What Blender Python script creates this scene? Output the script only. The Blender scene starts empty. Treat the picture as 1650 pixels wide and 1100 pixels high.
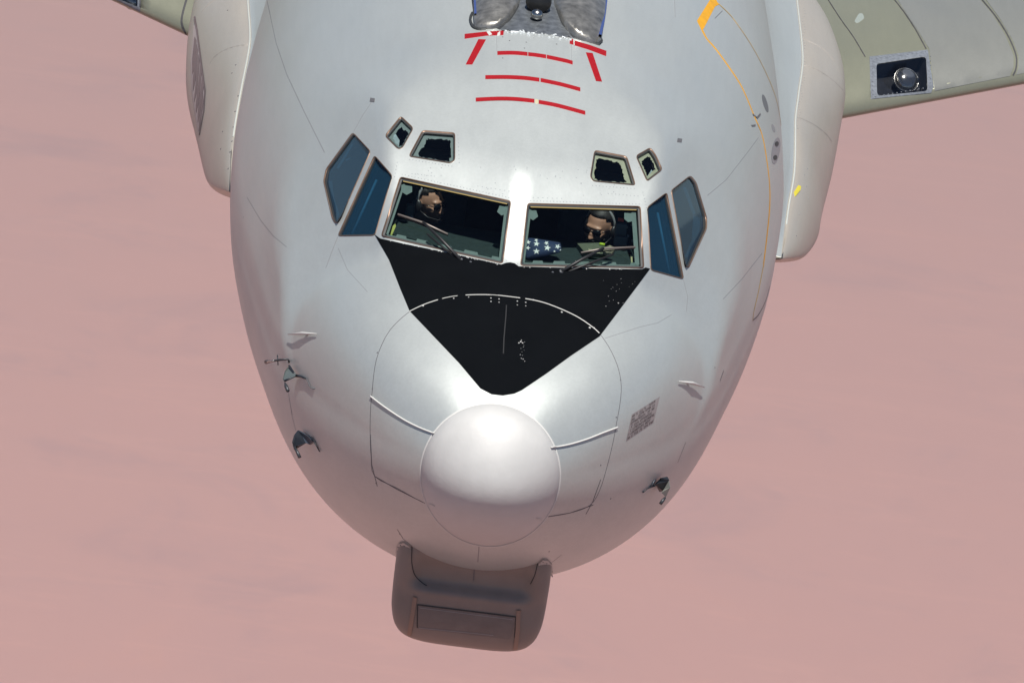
import bpy, bmesh, math, random
import numpy as np
from mathutils import Vector, Matrix
from mathutils.bvhtree import BVHTree
from mathutils.geometry import delaunay_2d_cdt
random.seed(7); RNG=np.random.RandomState(7)
# ---------------- camera (pixels below are in a 1650x1100 frame) ----------------
EPS=math.radians(18.0); YAW=math.radians(1.4); ROLL=math.radians(7.8)
DIST=22.0; FPX=285.0*DIST
W0=np.array([0.0,1.50,0.92]); W0PX=(831.5,380.0)
CAM=W0+DIST*np.array([-math.sin(YAW)*math.cos(EPS),-math.cos(YAW)*math.cos(EPS),math.sin(EPS)])
def _nrm(v): return v/np.linalg.norm(v)
_f=_nrm(W0-CAM); _r=_nrm(np.cross(_f,[0,0,1])); _u=np.cross(_r,_f)
_ri=math.cos(ROLL)*_r+math.sin(ROLL)*_u; _ui=math.cos(ROLL)*_u-math.sin(ROLL)*_r
_A=np.array([_ri,_ui,-_f]).T
_c=_nrm(np.array([(W0PX[0]-825)/FPX,(550-W0PX[1])/FPX,-1.0])); _z=np.array([0,0,-1.0])
_v=np.cross(_c,_z); _s=np.linalg.norm(_v); _co=_c@_z
_K=np.array([[0,-_v[2],_v[1]],[_v[2],0,-_v[0]],[-_v[1],_v[0],0]])
CR=_A@(np.eye(3)+_K+_K@_K*((1-_co)/(_s*_s)))      # camera -> world
def ray(px,py):
    d=CR@np.array([(px-825)/FPX,(550-py)/FPX,-1.0]); return d/np.linalg.norm(d)
def proj(P):
    q=(np.asarray(P)-CAM)@CR
    return np.stack([825+FPX*q[...,0]/-q[...,2],550-FPX*q[...,1]/-q[...,2]],-1)
SC=bpy.context.scene; COL=SC.collection
cd=bpy.data.cameras.new('camera'); co=bpy.data.objects.new('camera',cd); COL.objects.link(co)
cd.sensor_width=36.0; cd.lens=FPX/1650*36.0; cd.clip_start=0.5; cd.clip_end=200000
M4=Matrix([list(CR[i])+[CAM[i]] for i in range(3)]+[[0,0,0,1]]); co.matrix_world=M4; SC.camera=co
SUN_EL=math.radians(73); SUN_AZ=math.radians(1.5)   # azimuth away from straight ahead of the nose, towards +X
sd=Vector((math.sin(SUN_AZ)*math.cos(SUN_EL),-math.cos(SUN_AZ)*math.cos(SUN_EL),math.sin(SUN_EL)))
w=bpy.data.worlds.new('World'); SC.world=w; w.use_nodes=True; nt=w.node_tree
sky=nt.nodes.new('ShaderNodeTexSky'); sky.sky_type='NISHITA'; sky.sun_disc=False
sky.sun_elevation=SUN_EL; sky.sun_rotation=math.pi-SUN_AZ; sky.altitude=4000; sky.air_density=1.0; sky.dust_density=1.0
bg=nt.nodes['Background']; nt.links.new(sky.outputs[0],bg.inputs[0]); bg.inputs[1].default_value=0.068
ld=bpy.data.lights.new('sun','SUN'); ld.energy=5.0; ld.angle=math.radians(0.5); ld.color=(1.0,.955,.89)
lo=bpy.data.objects.new('sun',ld); COL.objects.link(lo); lo.rotation_euler=sd.to_track_quat('Z','Y').to_euler()
vs=SC.view_settings; vs.view_transform='Standard'; vs.look='None'; vs.exposure=0.46; vs.gamma=1; vs.use_curve_mapping=False
SC.cycles.max_bounces=8; SC.cycles.transparent_max_bounces=12; SC.cycles.volume_bounces=0
# ---------------- body surface ----------------
def pch(xs,ys):
    xs=np.array(xs,float); ys=np.array(ys,float); h=np.diff(xs); dl=np.diff(ys)/h; m=np.zeros_like(xs)
    for i in range(1,len(xs)-1):
        if dl[i-1]*dl[i]>0:
            w1=2*h[i]+h[i-1]; w2=h[i]+2*h[i-1]; m[i]=(w1+w2)/(w1/dl[i-1]+w2/dl[i])
    m[0]=dl[0]*1.5 if len(dl)<2 else dl[0]+(dl[0]-m[1])*.5; m[-1]=dl[-1]
    def f(x):
        x=np.clip(np.asarray(x,float),xs[0],xs[-1]); i=np.clip(np.searchsorted(xs,x)-1,0,len(h)-1)
        t=(x-xs[i])/h[i]
        return (2*t**3-3*t**2+1)*ys[i]+(t**3-2*t**2+t)*h[i]*m[i]+(-2*t**3+3*t**2)*ys[i+1]+(t**3-t**2)*h[i]*m[i+1]
    return f
# everything is tabulated against t=sqrt(y)
def tab(ys,vs): return pch(np.sqrt(ys),vs)
Y_ =[0, .02,.08, .25,.5, 1.0, 1.45,2.0, 3.0, 4.0, 5.0, 6.0, 8.0,14.,22.,30.]
CN =[0,.110,.215,.375,.51,.69,.765,.84,1.0,1.16,1.26,1.34,1.4, 1.4,1.2,.6]
CC =[0,.09,.18, .32,.45,.72,.985,1.235,1.50,1.66,1.75,1.80,1.83,1.83,1.75,1.5]
KL =[0,.115,.235,.44,.66,.97,1.18,1.37,1.62,1.79,1.91,2.0,2.1, 2.15,2.0,.8]
WD =[0,.125,.255,.47,.68,.97,1.14,1.29,1.49,1.67,1.805,1.88,1.92,1.92,1.80,.7]
ZC =[0,0,0,-.01,-.04,-.10,-.14,-.18,-.20,-.20,-.2,-.18,-.15,-.1,-.1,.1]
fCN,fCC,fKL,fWD,fZC=[tab(Y_,v) for v in (CN,CC,KL,WD,ZC)]
PLANES=[]
def plane(yaw,el,p,mirror=True):
    a=math.radians(yaw); e=math.radians(el)
    n=np.array([-math.sin(a)*math.cos(e),-math.cos(a)*math.cos(e),math.sin(e)])
    PLANES.append((n,float(n@np.array(p))))
    m=n*np.array([-1,1,1]); PLANES.append((m,float(m@(np.array(p)*[-1,1,1]))))
plane(23,50,(0,1.43,.785))
plane(60,28,(-.885,2.05,.84))
plane(29,67,(-.5,2.13,1.155))
plane(76,31,(-1.04,2.45,.85))
def smin(a,b,k): h=np.maximum(k-np.abs(a-b),0)/k; return np.minimum(a,b)-h*h*k/4
def smax(a,b,k): return -smin(-a,-b,k)
def ss(a): a=np.clip(a,0,1); return a*a*(3-2*a)
def R(t,th):
    y=t*t; c=np.cos(th); s=np.sin(th); w=np.maximum(fWD(t),1e-4); up=s>0
    zc=fZC(t); kl=np.maximum(fKL(t)+zc,1e-4)
    def sec(h): 
        return 1/np.sqrt((c/w)**2+(s/np.maximum(h,1e-4))**2)
    rl=sec(kl); pn=2+1.1*ss(y/.6)*ss((2.1-y)/1.2); rn=np.where(up,(np.abs(c/w)**pn+np.abs(s/np.maximum(fCN(t)-zc,1e-4))**pn)**(-1/pn),rl); pw=2+.7*ss(1-np.abs(y-2.1)/1.6); rc=np.where(up,(np.abs(c/w)**pw+np.abs(s/np.maximum(fCC(t)-zc,1e-4))**pw)**(-1/pw),rl)
    k=.05*np.clip(y/1.0,0.02,1); k2=.05*np.clip((y-.6)/.8,0.02,1)
    for n,d in PLANES:
        den=n[0]*c+n[2]*s; num=d-n[1]*y-n[2]*zc
        rp=np.where(den>1e-3,num/np.maximum(den,1e-3),99.); rp=np.where(rp<0,0.01,rp)
        rc=smin(rc,rp,.045)
    r=smax(rn,rc,k2*np.where(up,1,0)+.001)
    blend=np.clip(s/.15,0,1); blend=blend*blend*(3-2*blend)
    return rl*(1-blend)+r*blend if np.ndim(r) else r
def S(t,th,off=0.0):
    t=np.asarray(t,float); th=np.asarray(th,float)
    r=R(t,th); P=np.stack([r*np.cos(th),t*t+0*th,fZC(t)+r*np.sin(th)],-1)
    if np.any(off): P=P+N(t,th)*np.asarray(off)[...,None]
    return P
def N(t,th):
    e=1e-3; t=np.maximum(np.asarray(t,float),.02)
    a=S(t+e,th)-S(t-e,th); b=S(t,th+e)-S(t,th-e); n=np.cross(b,a)
    n/=np.maximum(np.linalg.norm(n,axis=-1,keepdims=True),1e-12)
    return -n
TMAX=math.sqrt(30)
def inv(P):
    P=np.asarray(P,float); t=np.sqrt(np.maximum(P[...,1],0)); return t,np.arctan2(P[...,2]-fZC(t),P[...,0])
def F(P):           # >0 outside
    t,th=inv(P); z=P[...,2]-fZC(t); return np.hypot(P[...,0],z)-R(t,th)
def hit(px,py):     # vectorised ray march from pixels to the body
    px=np.atleast_1d(np.asarray(px,float)); py=np.atleast_1d(np.asarray(py,float))
    d=np.stack([(px-825)/FPX,(550-py)/FPX,-np.ones_like(px)],-1)@CR.T; d/=np.linalg.norm(d,axis=-1,keepdims=True)
    L=np.full(px.shape,(0-CAM[1]))/d[...,1]+0.0; L=np.maximum(L,0)+1e-3
    best=L.copy(); done=np.zeros(px.shape,bool); prev=L.copy()
    for i in range(260):
        P=CAM+d*L[...,None]; f=F(P); ins=(f<0)&~done; best=np.where(ins,L,best); prev=np.where(done|ins,prev,L); done|=ins
        if done.all(): break
        L=np.where(done,L,L+np.maximum(.012,np.minimum(.38*f,.6)))
    a=prev; b=best
    for i in range(30):
        m=(a+b)/2; f=F(CAM+d*m[...,None]); a=np.where(f>0,m,a); b=np.where(f>0,b,m)
    return CAM+d*b[...,None],done
# ---------------- materials ----------------
def mat(name,col,rough=.5,metal=0.,spec=.5,noise=0,nscale=5.,bump=0,bscale=30.,stretch=(1,1,1),coat=0,ntype='obj'):
    col=tuple(c*.76 for c in col)
    m=bpy.data.materials.new(name); m.use_nodes=True; n=m.node_tree.nodes; l=m.node_tree.links; b=n['Principled BSDF']
    b.inputs['Base Color'].default_value=(*col,1); b.inputs['Roughness'].default_value=rough; b.inputs['Metallic'].default_value=metal; b.inputs['Coat Weight'].default_value=coat; b.inputs['Coat Roughness'].default_value=.34
    b.inputs['Specular IOR Level'].default_value=spec; b.inputs['Coat Weight'].default_value=coat; b.inputs['Coat Roughness'].default_value=.34
    tc=n.new('ShaderNodeTexCoord'); mp=n.new('ShaderNodeMapping'); mp.inputs['Scale'].default_value=stretch; l.new(tc.outputs['Object'],mp.inputs[0])
    if noise:
        t=n.new('ShaderNodeTexNoise'); t.inputs['Scale'].default_value=nscale; t.inputs['Detail'].default_value=6; t.inputs['Roughness'].default_value=.6; l.new(mp.outputs[0],t.inputs[0])
        r=n.new('ShaderNodeMapRange'); r.inputs[1].default_value=.3; r.inputs[2].default_value=.7; r.inputs[3].default_value=1-noise; r.inputs[4].default_value=1+noise*.6; l.new(t.outputs[0],r.inputs[0])
        x=n.new('ShaderNodeVectorMath'); x.operation='SCALE'; x.inputs[0].default_value=col; l.new(r.outputs[0],x.inputs['Scale']); l.new(x.outputs[0],b.inputs['Base Color'])
        r2=n.new('ShaderNodeMapRange'); r2.inputs[3].default_value=rough*.8; r2.inputs[4].default_value=min(1,rough*1.25); l.new(t.outputs[0],r2.inputs[0]); l.new(r2.outputs[0],b.inputs['Roughness'])
    if bump:
        t=n.new('ShaderNodeTexNoise'); t.inputs['Scale'].default_value=bscale; t.inputs['Detail'].default_value=3; l.new(mp.outputs[0],t.inputs[0])
        bp=n.new('ShaderNodeBump'); bp.inputs['Strength'].default_value=1; bp.inputs['Distance'].default_value=bump; l.new(t.outputs[0],bp.inputs['Height']); l.new(bp.outputs[0],b.inputs['Normal'])
    return m
def glassmat(name,tint,refl,col=(0,0,0),opaque=0.):
    m=bpy.data.materials.new(name); m.use_nodes=True; n=m.node_tree.nodes; l=m.node_tree.links; n.remove(n['Principled BSDF']); out=n['Material Output']
    tr=n.new('ShaderNodeBsdfTransparent'); tr.inputs[0].default_value=(*tint,1); gl=n.new('ShaderNodeBsdfGlossy'); gl.inputs['Roughness'].default_value=.03
    df=n.new('ShaderNodeBsdfDiffuse'); df.inputs[0].default_value=(*col,1); m0=n.new('ShaderNodeMixShader'); m0.inputs[0].default_value=opaque; l.new(tr.outputs[0],m0.inputs[1]); l.new(df.outputs[0],m0.inputs[2])
    fr=n.new('ShaderNodeFresnel'); fr.inputs[0].default_value=1.5; ad=n.new('ShaderNodeMath'); ad.operation='MULTIPLY_ADD'; ad.inputs[1].default_value=1.; ad.inputs[2].default_value=refl; ad.use_clamp=True; l.new(fr.outputs[0],ad.inputs[0])
    ge=n.new('ShaderNodeNewGeometry'); iv=n.new('ShaderNodeMath'); iv.operation='SUBTRACT'; iv.inputs[0].default_value=1; l.new(ge.outputs['Backfacing'],iv.inputs[1]); mu=n.new('ShaderNodeMath'); mu.operation='MULTIPLY'; l.new(ad.outputs[0],mu.inputs[0]); l.new(iv.outputs[0],mu.inputs[1]); ad=mu
    mx=n.new('ShaderNodeMixShader'); l.new(ad.outputs[0],mx.inputs[0]); l.new(m0.outputs[0],mx.inputs[1]); l.new(gl.outputs[0],mx.inputs[2]); l.new(mx.outputs[0],out.inputs[0]); return m
def paintmat(name,col,rough,dirt=.07,metal=.3,coat=.25):
    # weathered gloss paint: faint blotches, streaks running aft, slightly wavy skin panels
    m=bpy.data.materials.new(name); m.use_nodes=True; n=m.node_tree.nodes; l=m.node_tree.links; b=n['Principled BSDF']
    tc=n.new('ShaderNodeTexCoord')
    def nz(scale,st,det=5):
        mp=n.new('ShaderNodeMapping'); mp.inputs['Scale'].default_value=st; l.new(tc.outputs['Object'],mp.inputs[0]); t=n.new('ShaderNodeTexNoise'); t.inputs['Scale'].default_value=scale; t.inputs['Detail'].default_value=det; l.new(mp.outputs[0],t.inputs[0]); return t.outputs[0]
    def rng(s,a,b_,lo=.35,hi=.65):
        r=n.new('ShaderNodeMapRange'); r.inputs[1].default_value=lo; r.inputs[2].default_value=hi; r.inputs[3].default_value=a; r.inputs[4].default_value=b_; l.new(s,r.inputs[0]); return r.outputs[0]
    a=rng(nz(1.3,(1,1,1)),1-dirt*.35,1+dirt*.15); s=rng(nz(22,(1,.035,1),3),1-dirt*.3,1.01); f=rng(nz(60,(1,1,1),3),.975,1.02)
    m1=n.new('ShaderNodeMath'); m1.operation='MULTIPLY'; l.new(a,m1.inputs[0]); l.new(s,m1.inputs[1]); m2=n.new('ShaderNodeMath'); m2.operation='MULTIPLY'; l.new(m1.outputs[0],m2.inputs[0]); l.new(f,m2.inputs[1])
    x=n.new('ShaderNodeVectorMath'); x.operation='SCALE'; x.inputs[0].default_value=col; l.new(m2.outputs[0],x.inputs['Scale']); l.new(x.outputs[0],b.inputs['Base Color'])
    l.new(rng(nz(4,(1,.4,1)),rough*.95,rough*1.08),b.inputs['Roughness'])
    b.inputs['Specular IOR Level'].default_value=.5; b.inputs['Metallic'].default_value=metal
    bp=n.new('ShaderNodeBump'); bp.inputs['Distance'].default_value=.005; bp.inputs['Strength'].default_value=.4; l.new(nz(2.6,(1,.55,1),1),bp.inputs['Height'])
    bp2=n.new('ShaderNodeBump'); bp2.inputs['Distance'].default_value=.0006; bp2.inputs['Strength'].default_value=.4; l.new(nz(45,(1,1,1),2),bp2.inputs['Height']); l.new(bp.outputs[0],bp2.inputs['Normal']); l.new(bp2.outputs[0],b.inputs['Normal'])
    return m
# ---------------- objects ----------------
def link(name,me,parent=None,mats=()):
    o=bpy.data.objects.new(name,me); COL.objects.link(o)
    for m in mats: me.materials.append(m)
    if parent: o.parent=parent
    return o
def mesh(name,V,Fc,m,parent=None,nrm=None,smooth=True,idx=None):
    me=bpy.data.meshes.new(name); me.from_pydata([tuple(map(float,v)) for v in V],[],[tuple(int(i) for i in f) for f in Fc])
    me.polygons.foreach_set('use_smooth',[smooth]*len(me.polygons))
    ms=m if isinstance(m,(list,tuple)) else [m]
    o=link(name,me,parent,ms)
    if idx is not None: me.polygons.foreach_set('material_index',[int(i) for i in idx])
    me.update()
    if nrm is not None: me.normals_split_custom_set_from_vertices([tuple(map(float,v)) for v in nrm])
    return o
def bmobj(name,bm,m,parent=None,smooth=False):
    me=bpy.data.meshes.new(name); bmesh.ops.recalc_face_normals(bm,faces=bm.faces); bm.to_mesh(me); bm.free(); me.polygons.foreach_set('use_smooth',[smooth]*len(me.polygons))
    return link(name,me,parent,m if isinstance(m,(list,tuple)) else [m])
def tag(o,label=None,cat=None,group=None,kind=None):
    if label:o['label']=label
    if cat:o['category']=cat
    if group:o['group']=group
    if kind:o['kind']=kind
    return o
def empty(name,loc=(0,0,0)):
    o=bpy.data.objects.new(name,None); COL.objects.link(o); o.location=loc; return o
def body_cast(px,py):
    P,ok=hit(px,py); t,th=inv(P); return P,N(t,th),ok
def mesh_cast(*objs):
    trees=[]
    for o in objs:
        me=o.data; trees.append(BVHTree.FromPolygons([o.matrix_basis@v.co for v in me.vertices],[tuple(p.vertices) for p in me.polygons]))
    O=Vector(CAM)
    def f(px,py):
        px=np.atleast_1d(px); py=np.atleast_1d(py); P=[];Nn=[];ok=[]
        for a,b in zip(px,py):
            d=Vector(ray(a,b)); best=None
            for tr in trees:
                h=tr.ray_cast(O,d)
                if h[0] is not None and (best is None or h[3]<best[3]): best=h
            if best is None: P.append((0,0,0));Nn.append((0,0,1));ok.append(False)
            else:
                nn=best[1]
                if nn.dot(d)>0: nn=-nn
                P.append(best[0]);Nn.append(nn);ok.append(True)
        return np.array([tuple(p) for p in P]),np.array([tuple(p) for p in Nn]),np.array(ok)
    return f
def at_y(px,py,y):
    d=ray(px,py); return CAM+d*((y-CAM[1])/d[1])
# ---------------- 2D polygon tools ----------------
def dens(poly,step,closed=True):
    out=[]; n=len(poly)
    for i in range(n if closed else n-1):
        a=np.array(poly[i],float); b=np.array(poly[(i+1)%n],float); k=max(1,int(math.ceil(np.linalg.norm(b-a)/step)))
        out+= [a+(b-a)*j/k for j in range(k)]
    if not closed: out.append(np.array(poly[-1],float))
    return np.array(out)
def rnd(poly,r,k=4):
    out=[]; n=len(poly)
    for i in range(n):
        p=np.array(poly[i],float); a=np.array(poly[i-1],float); b=np.array(poly[(i+1)%n],float)
        da=np.linalg.norm(a-p); db=np.linalg.norm(b-p); ra=min(r,da*.45); rb=min(r,db*.45)
        s=p+(a-p)/da*ra; e=p+(b-p)/db*rb
        for j in range(k+1):
            t=j/k; out.append((1-t)**2*s+2*t*(1-t)*p+t*t*e)
    return np.array(out)
def area(p): p=np.array(p); return .5*np.sum(p[:,0]*np.roll(p[:,1],-1)-np.roll(p[:,0],-1)*p[:,1])
def inset(poly,d):
    p=np.array(poly,float); n=len(p); s=1 if area(p)>0 else -1; out=[]
    for i in range(n):
        a=p[i]-p[i-1]; b=p[(i+1)%n]-p[i]; a=a/(np.linalg.norm(a)+1e-9); b=b/(np.linalg.norm(b)+1e-9)
        na=np.array([-a[1],a[0]])*s; nb=np.array([-b[1],b[0]])*s; m=na+nb; q=m@na
        out.append(p[i]+m*(d/max(q,.35)))
    return np.array(out)
def inside(pts,poly):
    pts=np.asarray(pts,float); x=pts[:,0];y=pts[:,1]; r=np.zeros(len(pts),bool); p=np.asarray(poly,float); j=len(p)-1
    for i in range(len(p)):
        xi,yi=p[i];xj,yj=p[j]
        c=((yi>y)!=(yj>y))&(x<(xj-xi)*(y-yi)/((yj-yi) if yj!=yi else 1e-12)+xi); r^=c; j=i
    return r
def dist_to(pts,poly):
    p=np.asarray(poly,float); d=np.full(len(pts),1e9)
    for i in range(len(p)):
        a=p[i];b=p[(i+1)%len(p)]; ab=b-a; t=np.clip(((pts-a)@ab)/max(ab@ab,1e-12),0,1); d=np.minimum(d,np.linalg.norm(pts-a-t[:,None]*ab,axis=1))
    return d
def tri(loops,pts):
    V=[];E=[]
    for lp in loops:
        s=len(V); V+=[tuple(map(float,q)) for q in lp]; E+=[(s+i,s+(i+1)%len(lp)) for i in range(len(lp))]
    V+=[tuple(map(float,q)) for q in pts]
    r=delaunay_2d_cdt([Vector(v) for v in V],E,[],0,1e-7,False)
    return np.array([tuple(v) for v in r[0]]),np.array([tuple(f) for f in r[2]])
def patch(name,poly,m,parent,off=.003,cast=body_cast,step=6,holes=(),skirt=.004,hfun=None,smooth=True):
    P2=dens(poly,step); hs=[dens(h,step) for h in holes]
    lo=P2.min(0);hi=P2.max(0); gx=np.arange(lo[0]+step*.5,hi[0],step); gy=np.arange(lo[1]+step*.5,hi[1],step)
    G=np.array([(x,y) for x in gx for y in gy]).reshape(-1,2)
    if len(G):
        k=inside(G,P2)&(dist_to(G,P2)>step*.35)
        for h in hs: k&=~inside(G,h)&(dist_to(G,h)>step*.35)
        G=G[k]
    v,f=tri([P2]+hs,G); c=v[f].mean(1); k=inside(c,P2)
    for h in hs: k&=~inside(c,h)
    f=f[k]; P,Nn,ok=cast(v[:,0],v[:,1]); f=f[ok[f].all(1)]
    a=v[f]; ar=(a[:,1,0]-a[:,0,0])*(a[:,2,1]-a[:,0,1])-(a[:,2,0]-a[:,0,0])*(a[:,1,1]-a[:,0,1])
    f=np.where((ar>0)[:,None],f[:,::-1],f)
    o=np.full(len(v),off) if hfun is None else off+np.array([hfun(*q) for q in v])
    Q=P+Nn*o[:,None]; verts=list(Q); nr=list(Nn) if hfun is None else None; faces=[tuple(x) for x in f]
    if skirt:
        from collections import Counter
        cnt=Counter(); 
        for t_ in faces:
            for i in range(3): cnt[(t_[i],t_[(i+1)%3])]+=1
        be=[e for e in cnt if (e[1],e[0]) not in cnt]; mp={}
        def lowv(i):
            if i not in mp: mp[i]=len(verts); verts.append(P[i]-Nn[i]*skirt*.5); (nr is not None) and nr.append(Nn[i])
            return mp[i]
        for a_,b_ in be: faces.append((b_,a_,lowv(a_),lowv(b_)))
    return mesh(name,verts,faces,m,parent,nrm=nr,smooth=smooth)
def ribbon(name,line,wid,m,parent,off=.002,cast=body_cast,step=5,closed=False,thick=.0):
    L=dens(line,step,closed); P,Nn,ok=cast(L[:,0],L[:,1]); runs=[];cur=[]
    for i in range(len(L)):
        if ok[i]: cur.append(i)
        elif cur: runs.append(cur);cur=[]
    if cur: runs.append(cur)
    V=[];Fc=[];NR=[]
    for r in runs:
        if len(r)<2: continue
        cl=closed and len(r)==len(L); s=len(V); n=len(r)
        for j,i in enumerate(r):
            a=P[r[j-1] if (j>0 or cl) else i]; b=P[r[(j+1)%n] if (j<n-1 or cl) else i]; tg=_nrm(b-a+1e-12); sd_=_nrm(np.cross(tg,Nn[i]))*wid*.5
            for q,o in((-1,0),(-1,1),(1,1),(1,0)): V.append(P[i]+sd_*q+Nn[i]*(off if o else -.002)); NR.append(Nn[i] if o else Nn[i])
        for j in range(n if cl else n-1):
            a=s+4*j;b=s+4*((j+1)%n)
            for q in range(3): Fc.append((a+q,a+q+1,b+q+1,b+q))
    o=mesh(name,V,Fc,m,parent,nrm=NR if V else None); return o
def tube(name,pts,rad,m,parent=None,seg=8,smooth=True):
    pts=[np.array(p,float) for p in pts]; n=len(pts); rad=rad if isinstance(rad,(list,tuple)) else [rad]*n; V=[];Fc=[]; u=None
    for i in range(n):
        t=_nrm(pts[min(i+1,n-1)]-pts[max(i-1,0)]); 
        if u is None: u=_nrm(np.cross(t,[.3,.2,1]) if abs(t[2])<.9 else np.cross(t,[1,0,0]))
        u=_nrm(u-t*(u@t)); v=np.cross(t,u)
        for k in range(seg): a=2*math.pi*k/seg; V.append(pts[i]+(u*math.cos(a)+v*math.sin(a))*rad[i])
    for i in range(n-1):
        for k in range(seg): a=i*seg+k;b=i*seg+(k+1)%seg; Fc.append((a,b,b+seg,a+seg))
    Fc.append(tuple(range(seg))[::-1]); Fc.append(tuple((n-1)*seg+k for k in range(seg)))
    return mesh(name,V,Fc,m,parent,smooth=smooth)
def dots(name,pts,r,m,parent,off=.0015,cast=body_cast,rad=None,seg=6):
    pts=np.array(pts,float); P,Nn,ok=cast(pts[:,0],pts[:,1]); V=[];Fc=[]
    for i in range(len(pts)):
        if not ok[i]: continue
        rr=r if rad is None else rad[i]; n=Nn[i]; u=_nrm(np.cross(n,[0.1,1,.2])); v=np.cross(n,u); s=len(V)
        for k in range(seg):
            a=2*math.pi*k/seg; V.append(P[i]+n*-.001+(u*math.cos(a)+v*math.sin(a))*rr)
        for k in range(seg):
            a=2*math.pi*k/seg; V.append(P[i]+n*off+(u*math.cos(a)+v*math.sin(a))*rr*.75)
        for k in range(seg): Fc.append((s+k,s+(k+1)%seg,s+seg+(k+1)%seg,s+seg+k))
        Fc.append(tuple(s+seg+k for k in range(seg)))
    return mesh(name,V,Fc,m,parent,smooth=False)
def box(name,c,s,m,parent=None,rot=None,bev=0.01):
    bm=bmesh.new(); bmesh.ops.create_cube(bm,size=1); bmesh.ops.scale(bm,vec=s,verts=bm.verts)
    if bev: bmesh.ops.bevel(bm,geom=bm.edges[:],offset=min(bev,min(s)*.4),segments=2,affect='EDGES',profile=.5)
    if rot is not None: bmesh.ops.rotate(bm,cent=(0,0,0),matrix=Matrix(rot) if not isinstance(rot,Matrix) else rot,verts=bm.verts)
    bmesh.ops.translate(bm,vec=tuple(map(float,c)),verts=bm.verts)
    return bmobj(name,bm,m,parent)
def line_px(pts,w):    # vertical-width band around a pixel centreline -> polygon
    up=[(x,y-w/2) for x,y in pts]; dn=[(x,y+w/2) for x,y in pts][::-1]; return up+dn
def smoothline(pts,k=6):
    p=[np.array(q,float) for q in pts]; out=[]
    for i in range(len(p)-1):
        a=p[max(i-1,0)];b=p[i];c=p[i+1];d=p[min(i+2,len(p)-1)]
        for j in range(k):
            t=j/k; out.append(.5*((2*b)+(-a+c)*t+(2*a-5*b+4*c-d)*t*t+(-a+3*b-3*c+d)*t**3))
    out.append(p[-1]); return np.array(out)
# ---------------- palette ----------------
M_PAINT=paintmat('grey_gloss_paint',(.41,.436,.426),.41,metal=.44)
M_CHEEK=paintmat('cheek_paint',(.37,.34,.295),.42,metal=.35,coat=.4)
M_WING=paintmat('wing_paint',(.20,.205,.155),.40,metal=.35,coat=.3)
M_WING2=paintmat('slat_metal',(.235,.24,.22),.38,metal=.4,coat=.3)
M_CAP=mat('nose_cap_white',(.54,.54,.53),.5,noise=.05,nscale=9,bump=.0008,bscale=35)
M_CAPRIM=mat('cap_rim_white',(.62,.62,.60),.5)
M_CHIN=mat('chin_paint',(.24,.20,.175),.5,noise=.12,nscale=5,bump=.002,bscale=6)
M_BLACK=mat('antiglare_black',(.0055,.0065,.008),.9,spec=.0,noise=.12,nscale=4,bump=.0008,bscale=40)
M_RED=mat('red_tape',(.32,.006,.012),.7,spec=.15,noise=.06,nscale=20)
M_YEL=mat('yellow_paint',(.75,.37,.015),.6,spec=.3,noise=.15,nscale=12)
M_YEL2=mat('faded_yellow_paint',(.55,.36,.10),.5,noise=.3,nscale=12)
M_LINE=mat('panel_gap_dark',(.12,.12,.13),.7)
M_LINEF=mat('panel_gap_faint',(.27,.28,.29),.6)
M_CHIP=mat('chipped_white',(.55,.55,.53),.6)
M_BRONZE=mat('window_frame_bronze',(.20,.125,.085),.42,metal=.5,noise=.2,nscale=40)
M_GASK=mat('window_gasket',(.025,.028,.03),.6)
M_GOLD=mat('heater_bus_yellow',(.28,.20,.05),.5)
M_TEAL=mat('laminate_edge_teal',(.125,.17,.16),.55,noise=.12,nscale=30)
M_LAMGLINT=mat('laminate_glint_pale',(.22,.30,.31),.5,noise=.3,nscale=30)  # pale tone shared by laminate patches and painted pane highlights
M_TEALY=mat('laminate_edge_cream',(.27,.29,.20),.55,noise=.12,nscale=30)
M_STEEL=mat('bare_steel',(.50,.50,.48),.25,metal=1,noise=.1,nscale=20)
M_WORN=mat('worn_metal',(.38,.37,.34),.38,metal=.75,noise=.45,nscale=14,bump=.003,bscale=18)
M_DARKM=mat('dark_metal',(.06,.065,.075),.45,metal=.5,noise=.2,nscale=15)
M_BLUE=mat('blue_edge',(.04,.07,.22),.5)
M_RUB=mat('wiper_black',(.012,.012,.014),.5)
M_BLADE=mat('wiper_blade',(.22,.19,.17),.45,metal=.3)
M_LIN=mat('cockpit_lining',(.035,.04,.045),.9,spec=.1,noise=.3,nscale=8)
M_GLARE=mat('glareshield_cloth',(.028,.042,.042),.95,spec=.1,noise=.25,nscale=30,bump=.002,bscale=60)
G_FRONT=glassmat('windshield_glass',(.85,.90,.89),-.015)
G_SIDE=glassmat('side_glass',(.45,.65,.75),-.05,col=(.022,.07,.12),opaque=.27)  # blue diffuse share stands in for the deep blue sky reflection
G_EYE=glassmat('eyebrow_glass',(.95,.97,.97),.0)
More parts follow.
